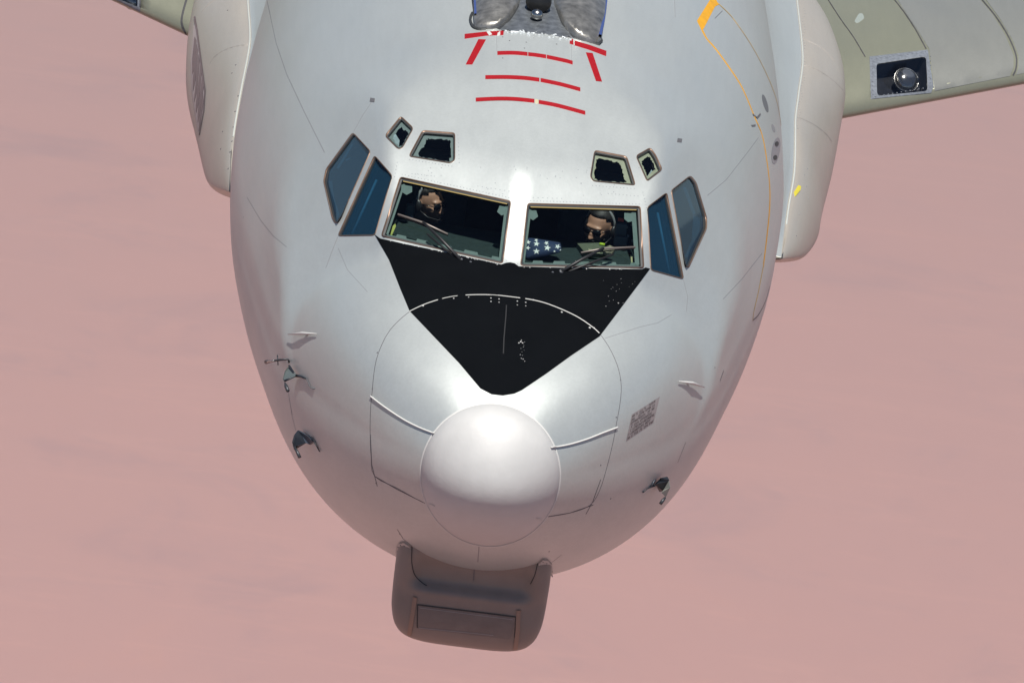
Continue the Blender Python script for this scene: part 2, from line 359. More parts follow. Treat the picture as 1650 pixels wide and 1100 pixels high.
# ---------------- ground and air ----------------
GZ=-2600.
bm=bmesh.new(); bmesh.ops.create_grid(bm,x_segments=40,y_segments=40,size=30000)
g=bmobj('desert_ground',bm,[]); g.location=(0,20000,GZ); tag(g,'pinkish hazy desert floor far below the aircraft','ground',kind='structure')
m=bpy.data.materials.new('desert'); m.use_nodes=True; n=m.node_tree.nodes; l=m.node_tree.links; b=n['Principled BSDF']; b.inputs['Roughness'].default_value=1; b.inputs['Specular IOR Level'].default_value=0
tc=n.new('ShaderNodeTexCoord')
def gn(sc,st,det,rot=0,rough=.55,dist=0):
    mp=n.new('ShaderNodeMapping'); mp.inputs['Scale'].default_value=st; mp.inputs['Rotation'].default_value=(0,0,rot); l.new(tc.outputs['Object'],mp.inputs[0]); t=n.new('ShaderNodeTexNoise'); t.inputs['Scale'].default_value=sc; t.inputs['Detail'].default_value=det; t.inputs['Roughness'].default_value=rough; t.inputs['Distortion'].default_value=dist; l.new(mp.outputs[0],t.inputs[0]); return t.outputs[0]
def ramp(s,pts):
    r=n.new('ShaderNodeValToRGB'); e=r.color_ramp.elements
    while len(e)<len(pts): e.new(.5)
    for q,(p,c) in zip(e,pts): q.position=p; q.color=(*c,1)
    l.new(s,r.inputs[0]); return r.outputs[0]
def mixc(f,a,bb,mode='MIX'):
    x=n.new('ShaderNodeMix'); x.data_type='RGBA'; x.blend_type=mode
    if isinstance(f,float): x.inputs[0].default_value=f
    else: l.new(f,x.inputs[0])
    l.new(a,x.inputs[6]); l.new(bb,x.inputs[7]); return x.outputs[2]
GA=(.42,.232,.210); GB=(.35,.205,.20); GC=(.45,.24,.20)
c1=ramp(gn(.0026,(.8,1.0,1),10,.35,.68,.6),[(.30,GB),(.47,(.412,.230,.210)),(.62,GA),(.78,GC)])
c2=ramp(gn(.006,(.2,1.5,1),8,-.35,.7,1.4),[(.56,(0,0,0)),(.60,(1,1,1)),(.66,(0,0,0))])
lc=n.new('ShaderNodeRGB'); lc.outputs[0].default_value=(.60,.33,.27,1)
mm=n.new('ShaderNodeMath'); mm.operation='MULTIPLY'; mm.inputs[1].default_value=.12; l.new(c2,mm.inputs[0])
c3=mixc(mm.outputs[0],c1,lc.outputs[0])
dk=n.new('ShaderNodeRGB'); dk.outputs[0].default_value=(.34,.205,.21,1)
v=ramp(gn(.0009,(.6,1.3,1),4,.2,.5,.3),[(.56,(0,0,0)),(.72,(1,1,1))]); mv=n.new('ShaderNodeMath'); mv.operation='MULTIPLY'; mv.inputs[1].default_value=.22; l.new(v,mv.inputs[0])
c4=mixc(mv.outputs[0],c3,dk.outputs[0]); l.new(c4,b.inputs['Base Color']); g.data.materials.append(m)
hz=box('haze',(0,20000,(GZ-1+12)/2),(61000,61000,12-(GZ-1)),[],bev=0); tag(hz,'thin pale dust haze filling the air over the desert','haze',kind='stuff')
m=bpy.data.materials.new('dust_haze'); m.use_nodes=True; n2=m.node_tree.nodes; n2.remove(n2['Principled BSDF']); pv=n2.new('ShaderNodeVolumePrincipled')
pv.inputs['Color'].default_value=(.84,.75,.75,1); pv.inputs['Density'].default_value=9e-5; pv.inputs['Anisotropy'].default_value=.2; m.node_tree.links.new(pv.outputs[0],n2['Material Output'].inputs['Volume']); hz.data.materials.append(m)
# ---------------- aircraft ----------------
AC=empty('reconnaissance_aircraft'); tag(AC,'large grey jet seen nose-on from above, black anti-glare panel and white nose cap','aircraft')
WIN={
 'L1':[(569,214),(597,244),(551,347),(541,361),(536,352),(522,292),(526,273)],
 'L2':[(604,251),(632,283),(604,379),(545,380)],
 'LS':[(646,188),(666,207),(648,239),(641,240),(621,219)],
 'LB':[(681,211),(733,215),(733,258),(726,263),(659,252)],
 'LW':[(645,285.5),(823.3,324.4),(810,424.6),(614.7,380.5)],
 'RW':[(850,328),(1031.7,333),(1037,432),(838.5,428)],
 'RB':[(958,243),(1009.5,252.7),(1023.6,298.5),(956,292),(951,285)],
 'RS':[(1047.6,238.5),(1056,250),(1066.6,273.5),(1042.6,292.4),(1024.7,251.6)],
 'R2':[(1073.8,310.5),(1101,449.5),(1048.7,435),(1043.3,333.5)],
 'R1':[(1112,283),(1121,294),(1138,351),(1138,368),(1108.4,432.7),(1104,425),(1081.5,307)]}
RADOME=[(600,628.5),(603,598),(610,568),(628.5,531.5),(660,502),(686,490),(719,480),(750,476),(789,475.5),(822,478.5),(862,484.5),(892,493.6),(928.5,510),(956,528.5),(971,543.6),(986,568),(996.7,595),(1001,622),(999,650),(993.7,680),(988,711),(978,752),(966,790),(950,814),(918,826),(877,833),(830,840),(780,843),(730,829),(681,808.5),(640,786),(603.5,766.7),(598,735),(596.5,703),(597,660)]
def P2param(px):
    P,ok=hit(px[:,0],px[:,1]); t,th=inv(P); th=np.where(th<-math.pi/2,th+2*math.pi,th); return np.stack([t,th],-1)
wloops={k:rnd(v,4.5,3) for k,v in WIN.items()}
ploops={k:P2param(dens(v,3)) for k,v in wloops.items()}
rad_px=smoothline(RADOME+[RADOME[0]],3)[:-1]; rad_p=P2param(dens(rad_px,4))
# grid in (t,theta)
G=[]
ts=list(np.arange(.06,1.95,.0135))+list(np.arange(1.95,2.6,.03))+list(np.arange(2.6,TMAX,.09))+[TMAX-1e-4]
for i,t_ in enumerate(ts):
    nth=int(300 if t_<1.95 else 170 if t_<2.6 else 90)
    if t_<.5: nth=120
    for j in range(nth+1): G.append((t_,-math.pi/2+2*math.pi*j/nth))
G=np.array(G)
keep=np.ones(len(G),bool)
for lp in list(ploops.values())+[rad_p]:
    lo=lp.min(0)-.02; hi=lp.max(0)+.02; k=np.where(((G>lo)&(G<hi)).all(1))[0]
    if len(k): keep[k]&=dist_to(G[k],lp)>.004
v,f=tri(list(ploops.values())+[rad_p],G[keep]); c=v[f].mean(1); hole=np.zeros(len(f),bool)
for lp in ploops.values(): hole|=inside(c,lp)
inr=inside(c,rad_p)|(c[:,0]<.12)
a=v[f]; ar=(a[:,1,0]-a[:,0,0])*(a[:,2,1]-a[:,0,1])-(a[:,2,0]-a[:,0,0])*(a[:,1,1]-a[:,0,1])
f=np.where((ar<0)[:,None],f[:,::-1],f); ok_=np.abs(ar)>1e-9
V3=S(v[:,0],v[:,1]); N3=N(v[:,0],v[:,1])
tst=f[ok_&~hole][5000]; fn=np.cross(V3[tst[1]]-V3[tst[0]],V3[tst[2]]-V3[tst[0]])
if fn@N3[tst[0]]<0: f=f[:,::-1]
def sub(name,sel,m,parent,off=0,flip=False):
    ff=f[sel]; u,ii=np.unique(ff,return_inverse=True); ff=ii.reshape(ff.shape)
    if flip: ff=ff[:,::-1]
    return mesh(name,V3[u]+N3[u]*off,ff,m,parent,nrm=N3[u]*(-1 if flip else 1))
base=ok_&~hole
FUS=sub('fuselage',base&~inr,M_PAINT,AC)
NR=sub('radome',base&inr,M_PAINT,AC)
yc=c[:,0]**2
LIN=sub('cockpit_lining',base&(yc>1.2)&(yc<4.3),M_LIN,AC,off=-.06,flip=True)
for nm,yy in(('front_bulkhead',1.22),('rear_bulkhead',4.28)):
    th=np.linspace(0,2*math.pi,48,endpoint=False); q=S(np.full(48,math.sqrt(yy)),th)
    cen=q.mean(0); q=cen+(q-cen)*.99; q2=q+[0,.03,0]
    mesh(nm,list(q)+list(q2),[tuple(range(48)),tuple(range(48,96))[::-1]]+[(i,(i+1)%48,48+(i+1)%48,48+i) for i in range(48)],M_LIN,AC,smooth=False)
# ---------------- windows ----------------
class WPlane:
    def __init__(s,px):
        d=dens(px,4); P,ok=hit(d[:,0],d[:,1]); P=P[ok]; s.c=P.mean(0); u,sv,vt=np.linalg.svd(P-s.c); s.n=vt[2]
        if s.n@(CAM-s.c)<0: s.n=-s.n
    def at(s,px,off=0.):
        px=np.atleast_2d(px); d=np.stack([(px[:,0]-825)/FPX,(550-px[:,1])/FPX,-np.ones(len(px))],-1)@CR.T
        L=((s.c-CAM)@s.n)/(d@s.n); return CAM+d*L[:,None]+s.n*off
    def cast(s,px,py):
        P=s.at(np.stack([np.atleast_1d(px),np.atleast_1d(py)],-1)); return P,np.tile(s.n,(len(P),1)),np.ones(len(P),bool)
def ring(name,loops,m,parent,closed=False,smooth=False):
    n=len(loops[0]); V=np.concatenate(loops); Fc=[]
    for k in range(len(loops)-1+(1 if closed else 0)):
        k2=(k+1)%len(loops)
        for i in range(n): Fc.append((k*n+i,k*n+(i+1)%n,k2*n+(i+1)%n,k2*n+i))
    return mesh(name,V,Fc,m,parent,smooth=smooth)
def jag(px,d,amp,step,rs):
    c0=np.mean(px,0); r0=np.abs(dist_to(c0[None],np.array(px)))[0]; q=dens(px,step); q2=c0+(q-c0)*(1-d/r0); rr=np.random.RandomState(rs); return q2+(c0-q2)/r0*rr.uniform(-amp,amp,(len(q2),1))
WPL={}
def window(key,name,glass,label,fw=2.6,teal=M_TEAL,border=None):
    px=dens(wloops[key],3); wp=WPlane(px); WPL[key]=wp
    sp,sn,_=body_cast(px[:,0],px[:,1])
    po=inset(px,-.6); so,son,_=body_cast(po[:,0],po[:,1]); i1=inset(px,fw*.32); i2=inset(px,fw)
    # glass pane (two faces)
    gi=inset(px,fw+.6); A=wp.at(gi,-.010); B=wp.at(gi,-.015); n_=len(gi)
    if _nrm(np.cross(A[len(A)//3]-A[0],A[2*len(A)//3]-A[0]))@wp.n<0: A=A[::-1];B=B[::-1]
    pane=mesh(name,list(A)+list(B),[tuple(range(n_)),tuple(range(n_,2*n_))[::-1]]+[(i,(i+1)%n_,n_+(i+1)%n_,n_+i) for i in range(n_)],glass,AC,smooth=False)
    if label: pane['label']=label
    P1=wp.at(i1,-.002)
    ring('frame',[so-son*.002,so+son*.0035,sp+sn*.004,P1],M_BRONZE,pane,smooth=True)
    ring('gasket',[P1,wp.at(i2,-.004),wp.at(i2,-.024),wp.at(inset(px,-2),-.045)],M_GASK,pane)
    return pane,wp,px,gi
def flat(name,poly,wp,off,m,parent,holes=()):
    return patch(name,poly,m,parent,off=off,cast=wp.cast,step=8,holes=holes,skirt=0,smooth=False)
for key,glass,lab in(('L1',G_SIDE,'outer side window on the left of the photo'),('L2',G_SIDE,'side window next to the left windshield'),('R2',G_SIDE,'side window next to the right windshield'),('R1',G_SIDE,'outer side window on the right of the photo')):
    pane,wp,px,gi=window(key,'side_window',glass,lab,2.0)
for key,i_,polys in(('L1',0,[[(526,289),(531,289),(534,315),(543,343),(540,349),(530,318)],[(538,268),(563,228),(565,231),(542,270)],[(553,254),(560,251),(561,254),(553,257)]]),('R1',3,[[(1122,345),(1133,350),(1132,370),(1113,414),(1108,412),(1119,385)],[(1105,301),(1110,300),(1126,343),(1121,344)]])):
    pane=[o for o in AC.children if o.name.startswith('side_window')][i_]
    for q in polys: flat('laminate_and_glint',q,WPL[key],-.0185,M_LAMGLINT,pane)  # wide patches are laminate; slim left streak and mark are painted highlights
for key in('LS','LB','RB','RS'):
    big=key[1]=='B'
    pane,wp,px,gi=window(key,'eyebrow_window',G_EYE,('large' if big else 'small')+' eyebrow window above the '+('left' if key[0]=='L' else 'right')+' windshield',2.6)
    seed={'LS':3,'LB':5,'RB':9,'RS':12}[key]
    inner=jag(wloops[key],5.6 if big else 5.2,1.5,4.2,seed)
    if key=='LS': flat('laminate_and_glint',[(626,217),(635,209),(643,222),(641,236),(630,229)],wp,-.0205,M_LAMGLINT,pane)
    if key=='RS': flat('laminate_and_glint',[(1046,279),(1052,269),(1056,276),(1049,284)],wp,-.0205,M_LAMGLINT,pane)  # pale patch painted as a small highlight on this pane
    flat('laminate_border',gi,wp,-.019,M_TEALY if key[0]=='R' else M_TEAL,pane,holes=[inner])
EXTRA={'LW':[[(646,294),(663,297),(663,306),(654,311),(645,305)],[(804,328),(818,331),(817,340),(807,344),(800,338)]],
       'RW':[[(851,336),(866,336),(869,346),(861,352),(852,347)],[(1008,340),(1025,341),(1025,353),(1014,355),(1008,350)]]}
for key,lab in(('LW','windshield on the left of the photo, pilot in headset behind it'),('RW','windshield on the right of the photo, folded flag behind it')):
    pane,wp,px,gi=window(key,'windshield',G_FRONT,lab,3.8)
    for e in EXTRA[key]: flat('corner_pad',e,wp,-.020,M_TEAL,pane)
    q=wloops[key]; W=np.array(WIN[key],float); tl,tr,br,bl=W
    def lerp(a,b,t): return a+(b-a)*t
    # bottom castellated edge
    dn=lerp(bl,br,.5)-lerp(tl,tr,.5); dn/=np.linalg.norm(dn); ax=(br-bl)/np.linalg.norm(br-bl); L=np.linalg.norm(br-bl); top=[]; x=7; k=0
    while x<L-9:
        w_=14+((k*37)%9); hh=11.5 if k%2 else 7.8
        top+= [bl+ax*x-dn*hh,bl+ax*(min(x+w_,L-7))-dn*hh]; x+=w_+1.2; k+=1
    poly=top+[bl+ax*(L-5.5)-dn*4.5,bl+ax*5.5-dn*4.5]; flat('laminate_bottom',poly,wp,-.0195,M_TEAL,pane)
    for s_,(t0,b0,oth) in enumerate(((tl,bl,tr),(tr,br,tl))):
        e=(oth-t0)/np.linalg.norm(oth-t0); wd=(8.5 if (key,s_) in(('LW',0),('RW',0)) else 9.5) if (key,s_)!=('RW',1) else 12
        flat('laminate_side',[t0+e*5+dn*6,t0+e*wd+dn*6,b0+e*wd-dn*8,b0+e*5-dn*8],wp,-.0198,M_TEAL,pane)
    flat('heater_bus_strip',[tl+(tr-tl)*.03+dn*3.4,tr-(tr-tl)*.03+dn*3.4,tr-(tr-tl)*.03+dn*5.4,tl+(tr-tl)*.03+dn*5.4],wp,-.0045,M_GOLD,pane)
    if key=='LW': flat('yellow_strip',[(632,360),(636,357),(637,361),(629,379),(627,378)],wp,-.0205,mat('lime_strip',(.35,.36,.06),.6),pane)
    else: flat('yellow_strip',[(1018,408),(1021,408),(1022,428),(1020,430)],wp,-.0205,mat('cream_strip',(.34,.32,.16),.6),pane)
# pale tubes behind the panes: side window demister rails
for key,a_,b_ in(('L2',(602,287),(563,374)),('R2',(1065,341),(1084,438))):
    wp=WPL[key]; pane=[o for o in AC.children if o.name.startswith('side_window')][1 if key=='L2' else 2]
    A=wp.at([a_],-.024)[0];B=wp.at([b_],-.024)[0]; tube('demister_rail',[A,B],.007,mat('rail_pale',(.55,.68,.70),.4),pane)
# ---------------- markings on the body ----------------
BLK=[(604,378),(613,384.5),(660,395),(720,407.5),(775,419.5),(808,426.5),(815,423.8),(822,423),(829,424.5),(836,429.5),(880,431),(940,432.5),(1000,433.5),(1034,434),(1040,431),(1047,433),(1020,470),(994,505),(966,542),(920,573),(880,602),(840.6,628.5),(828.5,634),(810,637),(792,635),(774,625.5),(740,585),(700,543),(660,501),(645,465),(627,419)]
patch('antiglare_panel',BLK,M_BLACK,AC,off=.0025,step=6)
def arc(pts,w=6.2): return line_px([tuple(p) for p in smoothline(pts,4)],w)
RS=[[(748.7,55.3),(784,51.5),(812,50),(811,57),(784,58),(748.7,63)],[(771,63.6),(783,64.3),(761,104.4),(750.4,104.4)],
 [(918,63.6),(923.5,63.6),(924,72.5),(918,71)],[(926,66),(950,73),(977,82.5),(976.6,91),(947,80),(926,73.6)],[(944,85),(954.8,86),(970,132),(960.3,131)],
 arc([(801.4,86),(820,85.5),(835,86),(850,87.5)],6),arc([(851,87.7),(864.5,89.2),(880,91.6)],6),arc([(881,91.8),(898.5,95.5),(912,98.5),(922.7,101.5)],6),
 arc([(782,124.8),(816,124.6),(845,126),(869,129)]),arc([(871,129.3),(903,136),(935,144.6)]),
 arc([(766.6,161),(801,159.4),(830.5,160),(861,163)]),arc([(868,164.5),(898.4,170.3),(943,182.3)])]
for r_ in RS: patch('red_stripe',r_,M_RED,AC,off=.0015,step=6)
patch('tape_joint',[(862,160),(867.5,161),(867.5,167.5),(862,166.5)],mat('tan_tape',(.50,.46,.30),.6),AC,off=.0014,step=6)
# seams
ribbon('radome_seam',rad_px,.0045,M_LINE,AC,off=.0006,closed=True)
seg=smoothline([(660,502),(686,490),(719,480),(750,476),(789,475.5),(822,478.5),(862,484.5),(892,493.6),(928.5,510),(956,528.5),(969,541)],5)
n0=0
for a_,b_,w_ in((0,.17,.0035),(.18,.27,.0022),(.30,.40,.004),(.41,.44,.002),(.45,.55,.0038),(.56,.82,.005),(.83,.97,.0048)):
    k0=int(a_*(len(seg)-1));k1=max(k0+2,int(b_*(len(seg)-1))+1); ribbon('chipped_seam_edge',seg[k0:k1],w_,M_CHIP,AC,off=.0042,step=4)
chips=[(682,493.5),(731,481.5),(755,479.5),(791,481),(791,486.5),(804,482.5),(804,487.8),(833.5,486),(833.5,492),(847,488),(847,493.5),(859,484),(905,503.5),(950,528.5),(957,529),(976,494),(996,489),(980,478),(988,484)]
rr=[.006,.005,.004,.005,.005,.005,.004,.005,.004,.005,.004,.007,.007,.008,.006,.003,.005,.002,.002]
tag(dots('fastener',chips,0,M_CHIP,AC,off=.005,rad=rr),kind='stuff')
ch=[];cr=[]
for (a_,b_),n_ in((((615,385),(808,427)),34),(((843,431),(1034,434.5)),9)):
    for i in range(n_):
        t_=RNG.rand(); ch.append((a_[0]+(b_[0]-a_[0])*t_,a_[1]+(b_[1]-a_[1])*t_+RNG.uniform(-.5,1.2))); cr.append(RNG.uniform(.0015,.0055))
for k in range(12): ch.append((840+RNG.uniform(-2,6),553+k*2.7+RNG.uniform(-2,2)-(3 if k<4 else 0))); cr.append(RNG.uniform(.001,.0035))
ch+= [(836,553),(839,551),(842,553)]; cr+=[.005,.006,.005]
for i in range(16): ch.append((1000+RNG.normal()*12,475+RNG.normal()*14)); cr.append(RNG.uniform(.0008,.0022))
tag(dots('paint_chip',ch,0,M_CHIP,AC,off=.0045,rad=cr),kind='stuff')
ribbon('panel_seam',[(816,492),(815,510),(812,545),(811,570)],.006,mat('deep_black',(.008,.009,.011),.8),AC,off=.0032)
for ln,w_,mm_ in(([(603.5,766.7),(640,788),(681,808.5)],.006,M_LINE),([(876,833),(918,826),(956,813)],.006,M_LINE),([(968,772),(955,808),(944,828)],.006,M_LINE),([(597,700),(599,748),(604,768),(608,783)],.006,M_LINE),
 ([(430,0),(445,70),(462,120),(490,180),(523,246)],.006,M_LINEF),([(570,212),(585,185),(600,163)],.004,M_LINEF),([(398,318),(420,355),(440,380),(462,398)],.004,M_LINEF),([(545,380),(535,405),(525,432)],.005,M_LINEF),([(1101,450),(1108,478),(1106,502)],.004,M_LINEF),([(1165,482),(1195,450),(1228,408)],.004,M_LINEF),([(1140,315),(1170,290),(1205,245),(1222,222)],.004,M_LINEF),
 ([(545,400),(560,435),(592,470)],.003,M_LINEF),([(975,545),(1030,527),(1060,520),(1082,507)],.003,M_LINEF),([(1152,30),(1164,18)],.004,M_LINE),([(640,852),(650,868),(664,879)],.006,M_LINE),([(905,893),(890,905),(870,912)],.006,M_LINEF),
 ([(1087,0),(1088,28)],.004,M_LINEF),([(772,878),(770,905)],.006,M_LINEF),([(862,45),(860,62)],.003,M_LINEF),([(800,60),(801,85)],.003,M_LINEF),([(921,68),(921,99)],.003,M_LINEF),([(466,642),(471,668)],.004,M_LINEF),([(1105,712),(1092,745)],.005,M_LINE),([(1166,597),(1160,614)],.012,M_LINE)):
    ribbon('panel_seam',ln,w_,mm_,AC,off=.0006)
dk=[(608,568),(600,626),(597,703),(606,778),(1000,612),(993,672),(968,749),(392,350),(984,803),(1152,592),(644,860),(885,888),(598,642)]
tag(dots('rivet',dk,.006,M_LINE,AC,off=.001),kind='stuff')
rv=[]
def row(a_,b_,n_): rv.extend([(a_[0]+(b_[0]-a_[0])*i/(n_-1),a_[1]+(b_[1]-a_[1])*i/(n_-1)) for i in range(n_)])
row((648,281),(820,318.5),34); row((664,280),(700,284),8); row((770,300),(820,308),8); row((855,323.5),(1030,329),34); row((852,318),(905,320),8); row((660,257),(728,268),14); row((955,299),(1022,304),13); row((980,312),(1028,316),9)
row((738,218),(740,262),8); row((640,262),(636,285),5); row((1036,310),(1042,335),6); row((828,335),(816,420),14); row((844,332),(834,425),14)
for i in range(60): rv.append((RNG.uniform(650,1030),RNG.uniform(268,318)))
rv=[p for p in rv if not any(inside([p],wloops[k])[0] for k in wloops)]
tag(dots('rivet_row',rv,.0032,mat('rivet_grey',(.22,.24,.27),.5),AC,off=.0008),kind='stuff')
for (x_,y_) in((600,161),(1095,226)):
    patch('static_port',[(x_-3,y_-3),(x_+4,y_-2),(x_+3,y_+4),(x_-4,y_+3)],M_LINE,AC,off=.002,step=4)
# yellow escape hatch outline
patch('door_marking',[(1146,-3),(1123,34),(1131,50),(1134,46),(1152,11),(1158,8),(1152,-3)],M_YEL,AC,off=.0015,step=5)
ribbon('door_marking',smoothline([(1131,48),(1139,63),(1153,79),(1177,112),(1196.5,143),(1216,189),(1228,218),(1235,255),(1240,298),(1240,335),(1236,378),(1230,428)],4),.027,M_YEL,AC,off=.0016)
ribbon('door_marking',smoothline([(1156,5),(1172,20),(1184,34),(1208.6,70),(1230,109),(1247.5,150),(1256,184.5),(1262,230)],4),.017,M_YEL2,AC,off=.0016)
ribbon('door_marking',smoothline([(1230,428),(1222,470),(1215,500),(1213,516)],4),.014,M_YEL2,AC,off=.0016)
ribbon('panel_seam',smoothline([(1213,516),(1222,507),(1233,486),(1240,462)],4),.010,M_LINE,AC,off=.001)
ribbon('panel_seam',[(1213,185),(1220,190),(1225,184)],.012,M_LINE,AC,off=.003); ribbon('panel_seam',[(1211,203),(1217,202)],.01,M_LINE,AC,off=.003)
patch('chafed_patch',[(1270,160),(1273,176),(1268,208),(1262,207),(1264,185)],mat('worn_ochre',(.52,.42,.26),.6,noise=.3,nscale=30),AC,off=.0012,step=4)
def ell(cx,cy,rx,ry,rot,n=20):
    c_,s_=math.cos(rot),math.sin(rot); return [(cx+rx*math.cos(a)*c_-ry*math.sin(a)*s_,cy+rx*math.cos(a)*s_+ry*math.sin(a)*c_) for a in np.linspace(0,2*math.pi,n,endpoint=False)]
patch('vent_opening',ell(1233,167,3.4,15,-.28),mat('vent_grey',(.13,.14,.15),.6),AC,off=.001,step=4)
vo=patch('drain_port',ell(1250,243,6.3,21.5,.16),mat('port_grey',(.26,.26,.28),.45),AC,off=.002,step=4)
for cx,cy in((1251,232),(1248.5,254)): patch('port_hole',ell(cx,cy,3.2,4,.2,10),M_GASK,vo,off=.004,step=4)
patch('vent_opening',ell(1246,207,2.4,7,-.3,10),M_LINEF,AC,off=.001,step=4)
# yellow rescue placard with illegible small lettering
PL=[(1018,667.5),(1058,640),(1055,680),(1008.5,711)]
pl=patch('rescue_placard',[(1018,667.5),(1063,639),(1053,680),(1008.5,711)],mat('placard_grey',(.30,.27,.27),.5),AC,off=.001,step=5)
V=[];Fc=[];tl,tr,br,bl=[np.array(p,float) for p in PL]
rs=np.random.RandomState(4)
for r_ in range(7):
    u=.03
    while u<.93:
        wl=rs.uniform(.025,.045)
        if rs.rand()<.82:
            v0=.05+r_*.135; v1=v0+.085; kind=rs.randint(4)
            strokes=[[(0,0),(1,0),(1,.25),(0,.25)],[(0,0),(.35,0),(.35,1),(0,1)]] if kind==0 else [[(.65,0),(1,0),(1,1),(.65,1)],[(0,.4),(.65,.4),(.65,.62),(0,.62)],[(0,0),(.3,0),(.3,1),(0,1)]] if kind==1 else [[(.35,0),(.65,0),(.65,1),(.35,1)],[(0,.8),(1,.8),(1,1),(0,1)]] if kind==2 else [[(0,0),(1,0),(1,.2),(0,.2)],[(0,.8),(1,.8),(1,1),(0,1)],[(0,.2),(.3,.2),(.3,.8),(0,.8)]]
            for st in strokes:
                s=len(V)
                for a_,b_ in st:
                    uu=u+a_*wl;vv=v0+b_*(v1-v0); V.append((tl*(1-uu)+tr*uu)*(1-vv)+(bl*(1-uu)+br*uu)*vv)
                Fc.append((s,s+3,s+2,s+1))
        u+=wl*1.3
V=np.array(V); P_,N_,_=body_cast(V[:,0],V[:,1]); tag(mesh('lettering',P_+N_*.0025,Fc,mat('lettering_brown',(.055,.04,.045),.6),pl,smooth=False),kind='stuff')
# ---------------- nose cap ----------------
CC_=(790,764.7)
circ=[(CC_[0]+112*math.cos(a),CC_[1]+114.5*math.sin(a)) for a in np.linspace(0,2*math.pi,96,endpoint=False)]
ang=np.linspace(0,2*math.pi,96,endpoint=False); rp_=np.array(circ); RP,_,_=body_cast(rp_[:,0],rp_[:,1]); Lr=np.linalg.norm(RP-CAM,axis=1); Lm=Lr.mean()
def cap_depth(r_,k): return (Lm*(1-r_**3)+Lr[k]*r_**3)-.335*max(0,1-r_*r_)**.60
V=[];Fc=[]; rs_=[0]+list(np.sin(np.linspace(.05,math.pi/2,36)))
def cap_pt(r_,k):
    d=ray(CC_[0]+112*r_*math.cos(ang[k]),CC_[1]+114.5*r_*math.sin(ang[k])); return CAM+d*cap_depth(r_,k)
V.append(CAM+ray(*CC_)*cap_depth(0,0))
for r_ in rs_[1:]:
    for k in range(96): V.append(cap_pt(r_,k))
for k in range(96): V.append(RP[k]+_nrm(RP[k]-CAM)*.03)
Fc=[(0,1+(k+1)%96,1+k) for k in range(96)]
for i in range(len(rs_)-1):
    for k in range(96): a_=1+i*96+k;b_=1+i*96+(k+1)%96; Fc.append((a_,b_,b_+96,a_+96))
cap=mesh('nose_cap',V,Fc,M_CAP,AC); bb=bmesh.new(); bb.from_mesh(cap.data); bmesh.ops.recalc_face_normals(bb,faces=bb.faces); bb.to_mesh(cap.data); bb.free(); capc=mesh_cast(cap)
ribbon('cap_rim',circ,.009,M_CAPRIM,cap,off=.006,closed=True)
# lightning diverter strips
for pts_ in([(598,638),(620,655),(650,675),(675,688),(700,698)],[(887,721),(915,716),(945,707),(970,697),(994,688)]):
    L=dens(smoothline(pts_,4),4,False); P_,N_,_=body_cast(L[:,0],L[:,1]); Pc_,Nc_,okc=capc(L[:,0],L[:,1]); P_=np.where(okc[:,None],Pc_,P_); N_=np.where(okc[:,None],Nc_,N_)
    tube('diverter_strip',list(P_+N_*.006),[.0048]*len(L),M_CAPRIM,AC)
for x_,y_ in((688,812),(873,835)):
    ribbon('diverter_stub',[(x_-(-3 if x_<790 else 8),y_-1),(x_+(12 if x_<790 else -1),y_+2)],.006,M_CHIP,AC,off=.003,cast=capc)
# ---------------- chin radome ----------------
lev=[(-.42,.40,.62),(-.62,.425,.62),(-.72,.433,.62),(-.80,.437,.635),(-.90,.44,.66),(-1.0,.44,.69),(-1.12,.436,.705),(-1.22,.42,.735),(-1.30,.388,.79),(-1.36,.33,.88),(-1.39,.25,.97),(-1.402,.14,1.08)]
fz=[-l_[0] for l_ in lev]; fw_=pch(fz,[l_[1] for l_ in lev]); ff_=pch(fz,[l_[2] for l_ in lev]); fs_=pch([.42,.6,.70,.84,.90,.945,.97,1.5],[0,.0,.03,.075,.065,.02,0,0])
zz=list(np.linspace(.42,1.0,40))+list(np.linspace(1.015,1.3,18))+list(np.linspace(1.31,1.402,14)); V=[];Fc=[]
for z_ in zz:
    w_=float(fw_(z_)); y0=float(ff_(z_)); sc_=float(fs_(z_)); row_=[]
    for q in np.linspace(-1,1,49):
        x_=w_*math.sin(q*math.pi/2); u=min(1,abs(x_/w_)); e=np.clip((abs(x_)-.27)/.11,0,1); e=1-e*e*(3-2*e)
        row_.append((x_,y0+.26*(1-(1-u**4.5)**(1/4.5))+sc_*e,-z_))
    row_+= [(w_,y0+.26+(2.2-y0-.26)*k/4,-z_) for k in(1,2,3,4)]+[(-w_,y0+.26+(2.2-y0-.26)*k/4,-z_) for k in(4,3,2,1)]
    nn=len(row_); V+=row_
for i in range(len(zz)-1):
    for k in range(nn): a=i*nn+k;b=i*nn+(k+1)%nn; Fc.append((a,a+nn,b+nn,b))
Fc.append(tuple((len(zz)-1)*nn+k for k in range(nn)))
bm=bmesh.new(); vv=[bm.verts.new(p) for p in V]; [bm.faces.new([vv[i] for i in f_]) for f_ in Fc]
CH=bmobj('chin_radome',bm,[M_CHIN],AC,smooth=True); chc=mesh_cast(CH)
patch('access_panel',rnd([(673,973),(831,993),(822,1029),(672,1011)],4,2),mat('chin_panel',(.19,.16,.145),.55,noise=.2,nscale=9,bump=.001,bscale=30),CH,off=.0035,cast=chc,step=7)
ribbon('panel_gap',[(672.5,1010),(673,973.5),(831,993)],.007,M_GASK,CH,off=.0045,cast=chc)
ribbon('panel_gap',[(831,993),(829,1026)],.004,M_GASK,CH,off=.0045,cast=chc)
